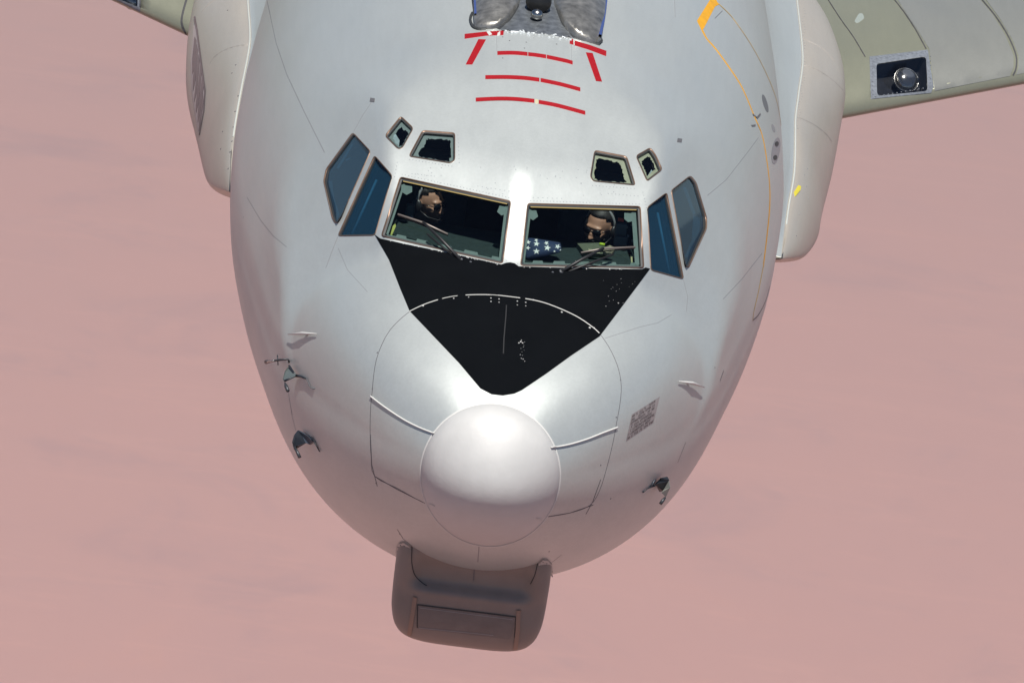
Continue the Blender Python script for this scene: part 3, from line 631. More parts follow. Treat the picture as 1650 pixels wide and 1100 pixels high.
ribbon('panel_edge',[(676,978),(826,997)],.003,mat('panel_edge_pale',(.30,.28,.28),.6),CH,off=.005,cast=chc); ribbon('panel_edge',[(675,1010),(795,1022)],.004,mat('panel_edge_pale',(.30,.28,.28),.6),CH,off=.005,cast=chc)
M_STR=mat('tan_strap',(.30,.20,.15),.6)
ribbon('edge_strap',[(669,961),(664,995),(658,1031)],.024,M_STR,CH,off=.006,cast=chc); ribbon('edge_strap',[(835.5,982),(834,1015),(829.5,1050)],.024,M_STR,CH,off=.006,cast=chc)
ribbon('panel_gap',smoothline([(664,880),(663.5,905),(668,925),(680,938),(688,943)],4),.005,M_GASK,CH,off=.003,cast=chc); ribbon('panel_gap',smoothline([(866.5,905),(862,925),(855,940)],4),.005,M_GASK,CH,off=.003,cast=chc)
ribbon('panel_gap',[(765,905),(763,935)],.004,M_LINE,CH,off=.003,cast=chc)
both=mesh_cast(NR,FUS)
M_LUG=mat('lug_grey',(.42,.42,.41),.5,noise=.15,nscale=40)
patch('corner_flange',[(641,893),(639,886),(640,878),(644,873),(652,871.5),(659,876),(664,881),(664,889),(654,891)],M_LUG,AC,off=.012,cast=both,step=4)
patch('corner_flange',[(867,906),(874,899),(882,900),(888,907),(890,916),(888,924),(882,922),(876,915),(867,911)],M_LUG,AC,off=.012,cast=both,step=4)
tag(dots('flange_rivet',[(642,884),(643,878),(647,875),(653,876),(659,881),(874,902),(880,904),(886,909),(889,917),(889,925)],.004,M_LINE,AC,off=.015,cast=both),kind='stuff')
# ---------------- receptacle ----------------
PC=[(756,-70),(760,0),(765,40),(770,48),(800,46),(812,51),(838,48),(866,52),(890,56),(923,62),(962,72),(970,58),(977,0),(975,-70)]
rc_=patch('refuelling_receptacle',PC,M_DARKM,AC,off=.0035,step=6)
rng_=np.random.RandomState(2); fl=[(806,49)]+[(812+i*5.5,50+i*.55+rng_.uniform(-2,2)) for i in range(20)]+[(923,63)]
patch('slipway_floor',fl+[(908,42),(897,16),(893,-70),(840,-70),(836,10),(826,28),(817,38)],mat('slipway_grey',(.21,.23,.25),.42,metal=.6,noise=.4,nscale=25),rc_,off=.005,step=6)
def lobeh(cx,cy,rx,ry,h): 
    def fn(x,y):
        u=(x-cx)/rx; v_=(y-cy)/ry; return h*max(0,1-u*u)**.7*max(0,1-max(0,v_)**2)**.7+.004
    return fn
patch('slipway_horn',smoothline([(764,-75),(764,0),(764.5,40),(767,46),(779,47.5),(800,46),(817,37.5),(826,27),(835,11),(840,-10),(842,-75)],3),M_WORN,rc_,off=.008,step=4,hfun=lobeh(800,0,40,50,.07),skirt=.02)
patch('slipway_horn',smoothline([(893,-75),(892,0),(897,18),(907,43),(926,60),(963,71.5),(969,50),(975,5),(976,-75)],3),M_WORN,rc_,off=.008,step=4,hfun=lobeh(936,5,44,66,.07),skirt=.02)
ribbon('blue_edge_seal',[(766.5,-60),(766.5,5),(767.5,33)],.013,M_BLUE,rc_,off=.045); ribbon('blue_edge_seal',[(974,-60),(973,5),(968,42),(963,66)],.016,M_BLUE,rc_,off=.045)
ribbon('horn_seam',smoothline([(835,11),(826,27),(817,37.5),(806,43)],3),.012,M_GASK,rc_,off=.016); ribbon('horn_seam',smoothline([(897,16),(902,30),(908,43),(920,55)],3),.012,M_GASK,rc_,off=.016)
ribbon('black_seal',smoothline([(762,22),(758,32),(762,44),(772,48.5),(783,48)],3),.014,M_GASK,rc_,off=.012); ribbon('black_seal',[(955,70),(964,73),(969,68),(967,62)],.012,M_GASK,rc_,off=.012)
P_,N_,_=body_cast([866,866],[17,22]); c0=P_[0]; nN=_nrm(N_[0]); fwd_=_nrm(CAM-c0)
tube('nozzle_socket',[c0-fwd_*.05+nN*.06,c0+nN*.06,c0+nN*.06+fwd_*.03],[.075,.08,.068],mat('socket_black',(.012,.012,.012),.4),rc_,seg=24)
bm=bmesh.new(); bmesh.ops.create_uvsphere(bm,u_segments=24,v_segments=16,radius=.038); bmesh.ops.scale(bm,vec=(1,1,.9),verts=bm.verts); pb=at_y(865,24,float(c0[1])-.16); bmesh.ops.translate(bm,vec=tuple(pb),verts=bm.verts); bmobj('latch_ball',bm,[M_STEEL],rc_,smooth=True)
cc_=[];cr=[]
for i in range(26):
    x_=RNG.uniform(812,925); cc_.append((x_,50+(x_-812)*.11+RNG.uniform(-3,4))); cr.append(RNG.uniform(.005,.012))
tag(dots('paint_flake',cc_,0,mat('fresh_white',(.62,.66,.67),.45),AC,off=.0062,rad=cr),kind='stuff')
tag(dots('worn_spot',[(822,53),(845,54),(876,57),(908,61),(821,66),(848,68.5),(897,71.5),(845,78),(810,94),(810,60),(893,58)],.005,M_LINE,AC,off=.002),kind='stuff')
patch('jam_flakes',[(802,54),(806,51),(806,57),(801,58)],M_CHIP,AC,off=.003,step=3); patch('jam_flakes',[(784,52),(789,51),(793,56),(788,58)],M_CHIP,AC,off=.003,step=3)
# ---------------- wipers ----------------
def wiper(key,piv,elbow,b0,b1,par,piv2):
    wp=WPL[key]; P=lambda p,o: wp.at([p],o)[0]
    arm=tube('wiper',[P(piv,.03),P(((piv[0]+elbow[0])/2,(piv[1]+elbow[1])/2),.05),P(elbow,.045)],[.011,.009,.007],M_RUB,AC)
    tube('drive_rod',[P(par[0],.02),P(par[1],.03)],[.007,.006],M_RUB,arm)
    tube('blade',[P(b0,.034),P(elbow,.036),P(b1,.034)],[.006,.007,.006],M_BLADE,arm); tube('blade_rubber',[P(b0,.022),P(b1,.022)],.004,M_RUB,arm)
    for p_,r_ in((piv,.020),(piv2,.011)):
        bm=bmesh.new(); bmesh.ops.create_cone(bm,segments=12,radius1=r_,radius2=r_*.6,depth=.05,cap_ends=True); q=Vector(wp.n).to_track_quat('Z','Y').to_matrix(); bmesh.ops.rotate(bm,cent=(0,0,0),matrix=q,verts=bm.verts); bmesh.ops.translate(bm,vec=tuple(P(p_,.012)),verts=bm.verts); bmobj('pivot',bm,[M_STEEL],arm)
    return arm
wiper('LW',(744,424),(684,365),(643,351),(723,383),[(746,428),(690,382)],(760,428))
wiper('RW',(901,442),(968,406),(933,412),(1020,403),[(905,444),(985,414)],(887,444))
# ---------------- probes ----------------
def stand(px,h):   # a point standing h metres off the skin that is seen at px
    q=np.array(px,float); g_=q.copy()
    for _ in range(6):
        P_,N_,ok=body_cast([g_[0]],[g_[1]]); X=P_[0]+N_[0]*h; g_=g_-(proj(X)-q)*.8
    return X
def fin(poly,hs,m,parent=None,th=.010):
    V=[stand(p,h) for p,h in zip(poly,hs)]; s_=_nrm(np.cross(V[1]-V[0],V[len(V)//2]-V[0]))*th*.5; n_=len(V)
    return mesh('pitot_mast' if parent is None else 'mast_panel',[v_-s_ for v_ in V]+[v_+s_ for v_ in V],[tuple(range(n_)),tuple(range(n_,2*n_))[::-1]]+[(i,(i+1)%n_,n_+(i+1)%n_,n_+i) for i in range(n_)],m,parent or AC,smooth=False)
M_MAST=mat('mast_navy',(.010,.014,.022),.5); M_MG=mat('mast_grey',(.09,.11,.11),.5); M_MG2=mat('mast_slate',(.05,.06,.08),.45)
def seg_(pts,hs,r,m,parent,nm): return tube(nm,[stand(p,h) for p,h in zip(pts,hs)],r,m,parent)
f1=fin([(466,589),(459,598),(456,610),(459,614.5),(475,607),(476,603)],[.02,.06,.08,.08,.03,.02],M_MG)
seg_([(466,589),(473,600),(477,605)],[.03,.025,.015],.006,M_MAST,f1,'mast_rib'); seg_([(458,613.5),(468,609),(477,605)],[.085,.05,.015],.006,M_MAST,f1,'mast_rib')
seg_([(477,605),(486,607),(494,610.5)],[.012,.006,.006],[.009,.006,.004],M_MAST,f1,'mast_tail'); seg_([(494,610),(500,624),(506,626)],[.006,.004,.004],[.004,.003,.004],M_LINE,f1,'mast_tail')
seg_([(459,617),(461,622),(464,629.5)],[.08,.08,.08],[.005,.011,.010],M_DARKM,f1,'pitot_tube')
f2=fin([(481,693),(475,701),(472,712),(475,724),(479,717.5),(492.5,713),(488,702)],[.02,.06,.08,.08,.07,.02,.015],M_MAST)
fin([(481,693),(488,702),(493,713),(500,716),(504.5,711),(498,703),(488,696)],[.02,.015,.02,.008,.005,.005,.01],M_MG2,f2); seg_([(475,720),(479,728),(483,736.5)],[.08,.08,.08],[.008,.009,.010],M_DARKM,f2,'pitot_tube')
seg_([(502,703),(507,712),(515,727)],[.006,.006,.006],[.003,.005,.003],M_MAST,f2,'mast_tail')  # thin dark line trailing from the mast along the skin
f3=fin([(1056,779),(1064,770.5),(1075,768.5),(1078,774),(1069,790),(1063,791)],[.015,.015,.03,.06,.05,.02],M_MAST)
fin([(1078,774),(1079.7,785),(1073,800),(1066,793),(1070,788)],[.06,.08,.08,.06,.05],mat('mast_pale',(.22,.23,.21),.5),f3); seg_([(1072,801),(1068,806),(1064,811.5)],[.08,.08,.08],[.006,.010,.010],M_DARKM,f3,'pitot_tube')
seg_([(1056,781),(1050,784),(1043,787),(1036,793)],[.008,.006,.006,.004],[.007,.005,.003,.004],M_MAST,f3,'mast_tail'); seg_([(1055,773),(1049,784)],[.006,.006],.004,M_MG2,f3,'mast_tail')
ribbon('panel_seam',[(465,633),(471,672),(477,694)],.003,M_LINEF,AC,off=.001)
def ice_probe(pts,base):
    A,B_,C_=[stand(p,h) for p,h in zip(pts,(.022,.018,.010))]; o=tube('ice_detector',[A,B_,C_],[.003,.009,.002],M_CAPRIM,AC,seg=12); P_,N_,_=body_cast([base[0]],[base[1]]); tube('stem',[P_[0]-N_[0]*.01,B_],.006,M_PAINT,o)
ice_probe([(464,538.5),(487,537),(510,537.5)],(500,538)); ice_probe([(1135,623.7),(1116,617),(1094,614)],(1104,616))
o=seg_([(429,583),(437,582),(448,580),(464,578.5),(466,583)],[.07,.07,.06,.015,.0],[.013,.006,.007,.006,.008],M_DARKM,AC,'attack_vane'); seg_([(447,572),(448,588)],[.06,.06],.0035,M_DARKM,o,'vane_cross'); seg_([(431,582.7),(441,581)],[.078,.073],.005,M_STEEL,o,'vane_band')
# ---------------- cheek fairings ----------------
def cheek(sg,ch,ou,tip):
    # ch/ou: chine and outermost lines (y,|x|) ; z heights
    fc=pch([p[0] for p in ch],[p[1] for p in ch]); fo=pch([p[0] for p in ou],[p[1] for p in ou]); fzc=pch([p[0] for p in ch],[p[2] for p in ch]); fzo=pch([p[0] for p in ou],[p[2] for p in ou]); ys=[tip+(q**1.6)*(14-tip) for q in np.linspace(0.0,1,64)]; V=[];n_=0
    for y_ in ys:
        t_=np.sqrt(y_); g_=min(1,(y_-tip)/1.0); g_=g_*g_*(3-2*g_)
        xc=float(fc(y_)); xo=max(float(fo(y_)),xc+.002); zc=float(fzc(y_)); zo=min(float(fzo(y_)),zc-.01); zb=zo-.02-.10*g_-.6*float(np.clip((y_-8.2)/2.5,0,1))
        def bd(z_):
            th=np.linspace(-1.4,1.4,561); P_=S(np.full(561,t_),th); i=np.argmin(abs(P_[:,2]-z_)); return float(P_[i,0])-.06
        sec=[]
        zt=zc+.62*g_+.02
        for q in np.linspace(0,1,9): a_=q; sec.append((bd(zt)*(1-a_)**1.0+xc*a_ - .10*g_*math.sin(math.pi*a_)*(1-a_)*.6, zt*(1-a_)+zc*a_ - .08*g_*math.sin(math.pi*a_)))
        sec.append((xc+.012,zc-.004))
        for q in np.linspace(.06,1,15): sec.append((xc+(xo-xc)*math.sin(q*math.pi/2)**.9, zc+(zo-zc)*(1-math.cos(q*math.pi/2))**.8*1.0))
        for q in np.linspace(.08,1,15): sec.append((xo+(bd(zb)-xo)*(1-math.cos(q*math.pi/2))**1.1, zo+(zb-zo)*math.sin(q*math.pi/2)))
        n_=len(sec); V+= [(sg*x_,y_,z_) for x_,z_ in sec]
    Fc=[(i*n_+k,i*n_+k+1,(i+1)*n_+k+1,(i+1)*n_+k) for i in range(len(ys)-1) for k in range(n_-1)]
    Fc.append(tuple(range(n_))[::-1])
    if sg<0: Fc=[f_[::-1] for f_ in Fc]
    o=mesh('cheek_fairing',V,Fc,[M_CHEEK,M_PAINT],AC,idx=[1 if (k%(n_-1))<8 and k<(len(ys)-1)*(n_-1) else 0 for k in range(len(Fc))]); cx=[V[i*n_+9] for i in range(len(ys)) if ys[i]>6.7]
    tube('chine_strip',[np.array(p) for p in cx],.0075,mat('chine_white',(.42,.44,.42),.7),o); return o
CL=cheek(-1,[(6.05,1.87,-.5),(6.4,1.90,-.4),(6.97,1.93,-.3),(7.73,1.95,-.2),(8.66,1.98,-.2),(9.97,2.10,-.2),(14,2.45,-.2)],[(6.05,1.875,-.51),(6.4,1.97,-.60),(6.95,2.08,-.74),(7.51,2.16,-.84),(8.66,2.33,-.9),(9.3,2.44,-.88),(9.9,2.53,-.78),(10.5,2.58,-.62),(11.2,2.60,-.52),(14,2.75,-.5)],6.05)
CRt=cheek(1,[(6.15,1.95,-.5),(6.93,2.01,-.4),(7.68,2.08,-.3),(8.48,2.11,-.2),(9.35,2.18,-.2),(10.47,2.27,-.2),(12.04,2.31,-.2),(14,2.35,-.2)],[(6.15,1.955,-.51),(6.6,2.11,-.62),(7.07,2.22,-.73),(7.78,2.35,-.82),(8.42,2.42,-.87),(9.5,2.56,-.85),(10.1,2.63,-.66),(10.62,2.68,-.52),(11.38,2.70,-.5),(12.33,2.67,-.5),(14,2.3,-.5)],6.15)
cl=mesh_cast(CL); crc=mesh_cast(CRt)
M_BR=mat('louvre_brown',(.20,.15,.15),.6); M_BR2=mat('louvre_pale',(.42,.36,.35),.5)
lv=patch('louvre_panel',[(313,40),(318,45),(331,148),(328,180),(322,217),(316,190),(309,140),(308,100)],M_BR2,CL,off=.004,cast=cl,step=5)
for q in([(314.5,60),(317.5,66),(315,110),(311,120),(311,95)],[(318,72),(320,82),(316,130),(312,148),(312,128)],[(320.5,88),(323,100),(318,150),(314,165),(315,150)],[(324,105),(326,118),(321,168),(317,182),(317,165)],[(327,122),(329,140),(323,185),(320,198),(320,180)],[(328,150),(329,165),(324,202),(321.5,212),(322,196)]): patch('louvre_slat',q,M_BR,lv,off=.007,cast=cl,step=4)
ribbon('louvre_rim',[(314,28),(318,50),(331,148),(329,180),(322,218)],.012,M_BR,lv,off=.008,cast=cl)
patch('yellow_tag',[(1279,310),(1286,299),(1290,301),(1289,307),(1281,317)],mat('tag_yellow',(.60,.52,.04),.5),CRt,off=.006,cast=crc,step=4)
for ln in([(1292,105),(1315,112),(1340,128),(1358,145)],[(1288,190),(1310,200),(1330,215),(1340,228)],[(1293,62),(1325,78),(1345,100)]): ribbon('skin_lap',smoothline(ln,3),.006,mat('lap_tan',(.36,.33,.30),.5),CRt,off=.002,cast=crc)
for ln in([(402,72),(375,76),(350,88),(338,103)],[(349,-2),(335,8),(325,20)]): ribbon('skin_lap',smoothline(ln,3),.006,mat('lap_tan',(.36,.33,.30),.5),CL,off=.002,cast=cl)
rp=[(1295+2.0*math.sin(i),14+i*4.3) for i in range(46)]; rp=[(x_-(0 if y_<120 else (y_-120)*.13),y_) for x_,y_ in rp]
tag(dots('skin_rivet',rp+[(1301,272),(1296,282),(1299,300),(1303,320),(1287,345),(1283,380)],.006,M_LINEF,CRt,off=.003,cast=crc),kind='stuff')
tag(dots('skin_rivet',[(384,155),(379,180),(376,205),(374,228),(371,245),(359,212),(356,240),(374,118),(380,105),(367,17),(368,272)],.008,M_LINE,CL,off=.003,cast=cl),kind='stuff')
# ---------------- wings ----------------
def wing(sg,root,slope,dih):
    # root=(x,y,z) on the leading edge underside ; sections outboard
    xs=np.linspace(1.2,24,90); V=[]; n_=0
    us=np.concatenate([np.linspace(0,1,26)**2.2*6.5]); 
    for x_ in xs:
        y0=root[1]+slope*(x_-root[0]); z0=root[2]+dih*(x_-root[0]); k=1-.022*(x_-2); sec=[]
        for u in us[::-1]: sec.append((u*k, (.50*math.sqrt(u/1.2)*math.exp(-u*.20)*.92+.02*u)*k ))
        for u in us[1:]: sec.append((u*k, (-.17*math.sqrt(min(u,1.)/1.0))*k+.03*max(0,u-1)*k))
        n_=len(sec); V+= [(sg*x_,y0+a_,z0+b_+.05) for a_,b_ in sec]
    Fc=[(i*n_+k,i*n_+(k+1)%n_,(i+1)*n_+(k+1)%n_,(i+1)*n_+k) for i in range(len(xs)-1) for k in range(n_)]
    Fc+= [tuple(range(n_))[::-1],tuple((len(xs)-1)*n_+k for k in range(n_))]
    if sg<0: Fc=[f_[::-1] for f_ in Fc]
    return mesh('wing',V,Fc,M_WING,AC,smooth=True)
WR=wing(1,(2.81,11.57,-1.0),.70,.12); WL=wing(-1,(2.63,11.44,-1.0),.70,.12)
bm=bmesh.new()
for W_,lamp in((WR,1),(WL,0)):
    wc=mesh_cast(W_)
    if lamp: hole_px=rnd([(1412,103),(1492,91),(1495,147),(1413,155)],6,3); ringpx=[(1401,92),(1495,81),(1504,140),(1500,150),(1403,160)]; hc=(1466,119)
    else: hole_px=rnd([(170,-22),(222,-8),(222,12),(180,-6)],3,3); ringpx=[(160,-30),(228,-14),(226,20),(165,-12)]; hc=(205,-2)
    q=dens(hole_px,8); P_,N_,ok=wc(q[:,0],q[:,1]); nav=_nrm(N_[ok].mean(0)); P_=P_[ok]; dpt=.16
    # cut a pocket into the leading edge
    fr=[p+nav*.25 for p in P_]; bk=[p-nav*dpt for p in P_]; k=len(P_)
    cut=mesh('cutter',fr+bk,[tuple(range(k)),tuple(range(k,2*k))[::-1]]+[(i,(i+1)%k,k+(i+1)%k,k+i) for i in range(k)],M_DARKM,None,smooth=False)
    bb=bmesh.new(); bb.from_mesh(cut.data); bmesh.ops.recalc_face_normals(bb,faces=bb.faces); bb.to_mesh(cut.data); bb.free()
    bb=bmesh.new(); bb.from_mesh(W_.data); bmesh.ops.recalc_face_normals(bb,faces=bb.faces); bb.to_mesh(W_.data); bb.free()
    md=W_.modifiers.new('b','BOOLEAN'); md.object=cut; md.operation='DIFFERENCE'; md.solver='EXACT'; md.material_mode='TRANSFER'
    bpy.context.view_layer.update(); dg=bpy.context.evaluated_depsgraph_get(); me=bpy.data.meshes.new_from_object(W_.evaluated_get(dg)); W_.modifiers.clear(); W_.data=me; bpy.data.objects.remove(cut)
    pan=patch('landing_light_frame',ringpx,mat('light_frame_grey',(.17,.19,.22),.5,noise=.35,nscale=40),W_,off=.004,cast=wc,step=8,holes=[hole_px])
    r_=.098 if lamp else .06; d=ray(*hc); Pc,Nc,_=wc([hc[0]],[hc[1]]); cc=Pc[0]-nav*.085
    bm=bmesh.new(); bmesh.ops.create_uvsphere(bm,u_segments=28,v_segments=18,radius=r_*1.05); bmesh.ops.scale(bm,vec=(1,1,.55),verts=bm.verts); rot=Vector(_nrm(nav+np.array([0,-.5,0]))).to_track_quat('Z','Y').to_matrix(); bmesh.ops.rotate(bm,cent=(0,0,0),matrix=rot,verts=bm.verts); bmesh.ops.translate(bm,vec=tuple(cc),verts=bm.verts)
    lampo=bmobj('landing_light',bm,[mat('lamp_reflector',(.55,.55,.53),.12,metal=.9)],W_,smooth=True)
    tube('lamp_ring',[cc+(np.array(rot@Vector((math.cos(a)*r_*1.1,math.sin(a)*r_*1.1,.01)))) for a in np.linspace(0,2*math.pi,25)],.007,M_STEEL,lampo)
    wpv=[p+nav*-.004 for p in P_]; wpv2=[p-nav*.008 for p in P_]; k=len(P_)
    if np.cross(wpv[k//3]-wpv[0],wpv[2*k//3]-wpv[0])@nav<0: wpv=wpv[::-1]; wpv2=wpv2[::-1]
    mesh('lens_cover',wpv+wpv2,[tuple(range(k)),tuple(range(k,2*k))[::-1]],glassmat('lens_glass',(.80,.80,.80),.05),W_,smooth=False)
    if lamp:
        for ln,w_ in(([(1437,-5),(1455,18),(1475,48),(1492,79)],.010),([(1578,-5),(1605,28),(1625,60),(1637,90),(1637,110),(1632,122)],.013),([(1331,-5),(1355,32),(1375,60),(1394,92)],.008)): ribbon('slat_gap',smoothline(ln,4),w_,mat('gap_dark',(.05,.05,.055),.7),W_,off=.004,cast=wc)
        tag(dots('frame_rivet',[(1405+i*7.2,96-i*.95) for i in range(13)]+[(1406,104+i*7) for i in range(8)]+[(1410+i*7,156-i*1.2) for i in range(12)]+[(1499,92+i*7) for i in range(7)],.006,mat('frame_rivet_grey',(.17,.19,.22),.5),pan,off=.007,cast=wc),kind='stuff')
        patch('slat_panel',[(1497,79),(1480,52),(1460,22),(1443,-5),(1575,-5),(1600,25),(1620,58),(1633,90),(1633,108),(1627,123),(1506,147)],M_WING2,W_,off=.003,cast=wc,step=10)
        patch('slat_panel',[(1585,-5),(1612,32),(1632,66),(1641,90),(1641,110),(1637,121),(1655,117),(1700,105),(1700,-5)],M_WING2,W_,off=.003,cast=wc,step=10)
        patch('wing_patch',rnd([(1384,22),(1390,22),(1393,30),(1382,38),(1376,36)],3,2),mat('patch_olive',(.26,.30,.28),.6),W_,off=.002,cast=wc,step=5)
    else:
        for ln,w_ in(([(302,-5),(295,20),(293,38),(300,56)],.018),([(226,-5),(226,12)],.014)): ribbon('slat_gap',smoothline(ln,4),w_,mat('gap_dark',(.05,.05,.055),.7),W_,off=.004,cast=wc)
# ---------------- cockpit contents ----------------
# glareshield following the V of the windshields
zt=.735; gp=[(-.76,1.86),(-.70,1.76),(0,1.47),(.70,1.76),(.76,1.86),(.82,2.05),(.45,2.14),(.12,2.10),(-.12,2.10),(-.45,2.14),(-.82,2.05)]
bm=bmesh.new(); vt=[bm.verts.new((x,y,zt+(.015 if 1.9<y<2.1 else 0))) for x,y in gp]; vb=[bm.verts.new((x,y,zt-.14)) for x,y in gp]; bm.faces.new(vt); bm.faces.new(vb[::-1]); k=len(gp)
for i in range(k): bm.faces.new((vt[i],vt[(i+1)%k],vb[(i+1)%k],vb[i]))
bmesh.ops.bevel(bm,geom=[e for e in bm.edges if e.verts[0].co.z>zt-.01 and e.verts[1].co.z>zt-.01],offset=.02,segments=3,affect='EDGES')
GS=bmobj('glareshield',bm,[M_GLARE],AC,smooth=False)
IP=box('instrument_panel',(0,2.12,.38),(1.5,.06,.46),M_LIN,AC)
for i in range(6):
    bm=bmesh.new(); bmesh.ops.create_cone(bm,segments=20,radius1=.045,radius2=.045,depth=.02,cap_ends=True); bmesh.ops.rotate(bm,cent=(0,0,0),matrix=Matrix.Rotation(math.pi/2,3,'X'),verts=bm.verts); bmesh.ops.translate(bm,vec=(-.6+i*.24,2.155,.46),verts=bm.verts); bmobj('gauge',bm,[M_DARKM],IP)
box('center_console',(0,2.55,.15),(.36,.9,.5),M_LIN,AC)
box('cockpit_floor',(0,2.9,-.34),(2.2,2.4,.05),M_LIN,AC)
ov=box('overhead_panel',(0,2.45,1.16),(.44,.5,.05),M_LIN,AC,rot=Matrix.Rotation(.25,3,'X'))
side=[]
M_SEAT=mat('seat_cloth',(.05,.055,.06),.9,noise=.2,nscale=20)
def seat(x,y):
    o=box('pilot_seat',(x,y+.05,.02),(.48,.5,.12),M_SEAT,AC,bev=.04); box('seat_back',(x,y+.36,.38),(.46,.12,.74),M_SEAT,o,rot=Matrix.Rotation(-.12,3,'X'),bev=.05); box('headrest',(x,y+.44,.86),(.26,.1,.16),M_SEAT,o,bev=.04); box('seat_pedestal',(x,y+.1,-.17),(.3,.36,.3),M_LIN,o)
# people ------------------------------------------------
M_SKIN=mat('skin',(.42,.23,.155),.5,noise=.06,nscale=30); M_SUIT=mat('flight_suit_green',(.055,.065,.045),.85,noise=.2,nscale=25,bump=.003,bscale=30)
M_HAIR=mat('dark_hair',(.012,.010,.009),.6,noise=.3,nscale=60,bump=.002,bscale=90); M_LENS=mat('sunglass_lens',(.006,.006,.008),.12); M_HS=mat('headset_black',(.018,.018,.02),.4); M_HSG=mat('headset_grey',(.22,.23,.24),.4)
M_BEARD=mat('beard',(.016,.012,.010),.8,bump=.002,bscale=120)
def ellb(bm,c,r,rot=None,seg=20):
    g_=bmesh.ops.create_uvsphere(bm,u_segments=seg,v_segments=seg//2+2,radius=1)['verts']; bmesh.ops.scale(bm,vec=r,verts=g_)
    if rot is not None: bmesh.ops.rotate(bm,cent=(0,0,0),matrix=rot,verts=g_)
    bmesh.ops.translate(bm,vec=c,verts=g_); return g_
def taper(bm,a,b,ra,rb,seg=12):
    a=Vector(a);b=Vector(b); d=b-a; g_=bmesh.ops.create_cone(bm,segments=seg,radius1=ra,radius2=rb,depth=d.length,cap_ends=True)['verts']
    bmesh.ops.rotate(bm,cent=(0,0,0),matrix=d.to_track_quat('Z','Y').to_matrix(),verts=g_); bmesh.ops.translate(bm,vec=(a+b)/2,verts=g_); ellb(bm,a,(ra,)*3,seg=12); ellb(bm,b,(rb,)*3,seg=12)
def person(headc,yaw,pitch,roll,label,beard,look,lap):
    # local frame: head centre at origin, face towards -Y, up +Z ; head is turned, torso faces forward
    root=empty('person',(headc[0],headc[1],headc[2]-1.12)); tag(root,label,'person',group='pilots in the cockpit')
    R_=Matrix.Rotation(yaw,3,'Z')@Matrix.Rotation(pitch,3,'X')@Matrix.Rotation(roll,3,'Y'); H=Vector((0,0,1.12))
    def hp(x,y,z): return H+R_@Vector((x,y,z))
    bm=bmesh.new()
    def he(c,r,rot=None): ellb(bm,hp(*c),r,(R_@rot) if rot is not None else R_)
    he((0,.012,.025),(.076,.098,.100)); he((0,-.03,-.05),(.056,.062,.072)); he((0,-.066,-.086),(.026,.026,.022)); he((0,-.05,-.012),(.062,.05,.052))
    he((0,-.078,.032),(.052,.018,.012)); he((0,-.100,-.012),(.011,.014,.026)); he((0,-.110,-.028),(.014,.015,.011)); he((.013,-.1,-.030),(.008,.01,.007)); he((-.013,-.1,-.030),(.008,.01,.007))
    he((0,-.090,-.054),(.024,.012,.006)); he((0,-.088,-.064),(.020,.012,.006)); he((.04,-.07,-.02),(.02,.02,.022)); he((-.04,-.07,-.02),(.02,.02,.022))
    for s_ in(-1,1): he((s_*.077,.01,-.005),(.010,.020,.030)); he((s_*.03,-.082,.012),(.012,.008,.007))
    nb=H+Vector((0,.06,-.20)); taper(bm,hp(0,.02,-.06),nb,.056,.062)
    ch_=H+Vector((0,.10,-.36)); pe=H+Vector((0,.12,-.80))
    ellb(bm,tuple(ch_+Vector((0,0,.02))),(.185,.115,.17)); ellb(bm,tuple(ch_+Vector((0,.0,-.18))),(.160,.115,.20)); ellb(bm,tuple(pe+Vector((0,-.02,.06))),(.175,.13,.13)); taper(bm,H+Vector((-.15,.08,-.24)),H+Vector((.15,.08,-.24)),.06,.06)
    for s_ in(-1,1):
        sh=H+Vector((s_*.19,.08,-.27)); el=H+Vector((s_*.25,-.07,-.52)); wr=H+Vector(lap[0 if s_<0 else 1]); taper(bm,sh,el,.058,.044); taper(bm,el,wr,.043,.029)
        d=(wr-el).normalized(); sidev=d.cross(Vector((0,0,1))).normalized(); pal=wr+d*.05
        taper(bm,wr,pal+d*.02,.026,.036); ellb(bm,pal+d*.02,(.036,.045,.018))
        for j,(o_,ln_) in enumerate(((-.030,.062),(-.010,.074),(.010,.070),(.029,.054))):
            b0=pal+d*.045+sidev*o_; b1=b0+d*ln_*.5+Vector((0,0,-.008)); b2=b1+d*ln_*.25+Vector((0,0,-.028)); taper(bm,b0,b1,.0095,.009,8); taper(bm,b1,b2,.009,.008,8)
        tb=pal-sidev*s_*.034; taper(bm,tb,tb+d*.035-sidev*s_*.02+Vector((0,0,-.01)),.012,.010,8)
        hipj=pe+Vector((s_*.10,-.02,0)); kn=pe+Vector((s_*.14,-.46,.05)); an=kn+Vector((0,-.10,-.34)); taper(bm,hipj,kn,.085,.058); taper(bm,kn,an,.056,.040); taper(bm,an,an+Vector((0,-.17,-.02)),.042,.034)
    me=bpy.data.meshes.new('body'); bm.to_mesh(me); bm.free(); o=link('body',me,root,[M_SKIN,M_SUIT])
    md=o.modifiers.new('r','REMESH'); md.mode='VOXEL'; md.voxel_size=.0065; md.use_smooth_shade=True; sm=o.modifiers.new('s','SMOOTH'); sm.factor=.5; sm.iterations=3
    bpy.context.view_layer.update(); dg=bpy.context.evaluated_depsgraph_get(); m2=bpy.data.meshes.new_from_object(o.evaluated_get(dg)); o.modifiers.clear(); o.data=m2; m2.materials.clear(); m2.materials.append(M_SKIN); m2.materials.append(M_SUIT)
    n_=len(m2.polygons); cz=np.empty(n_*3); m2.polygons.foreach_get('center',cz); cz=cz.reshape(-1,3); suit=cz[:,2]<1.12-.19
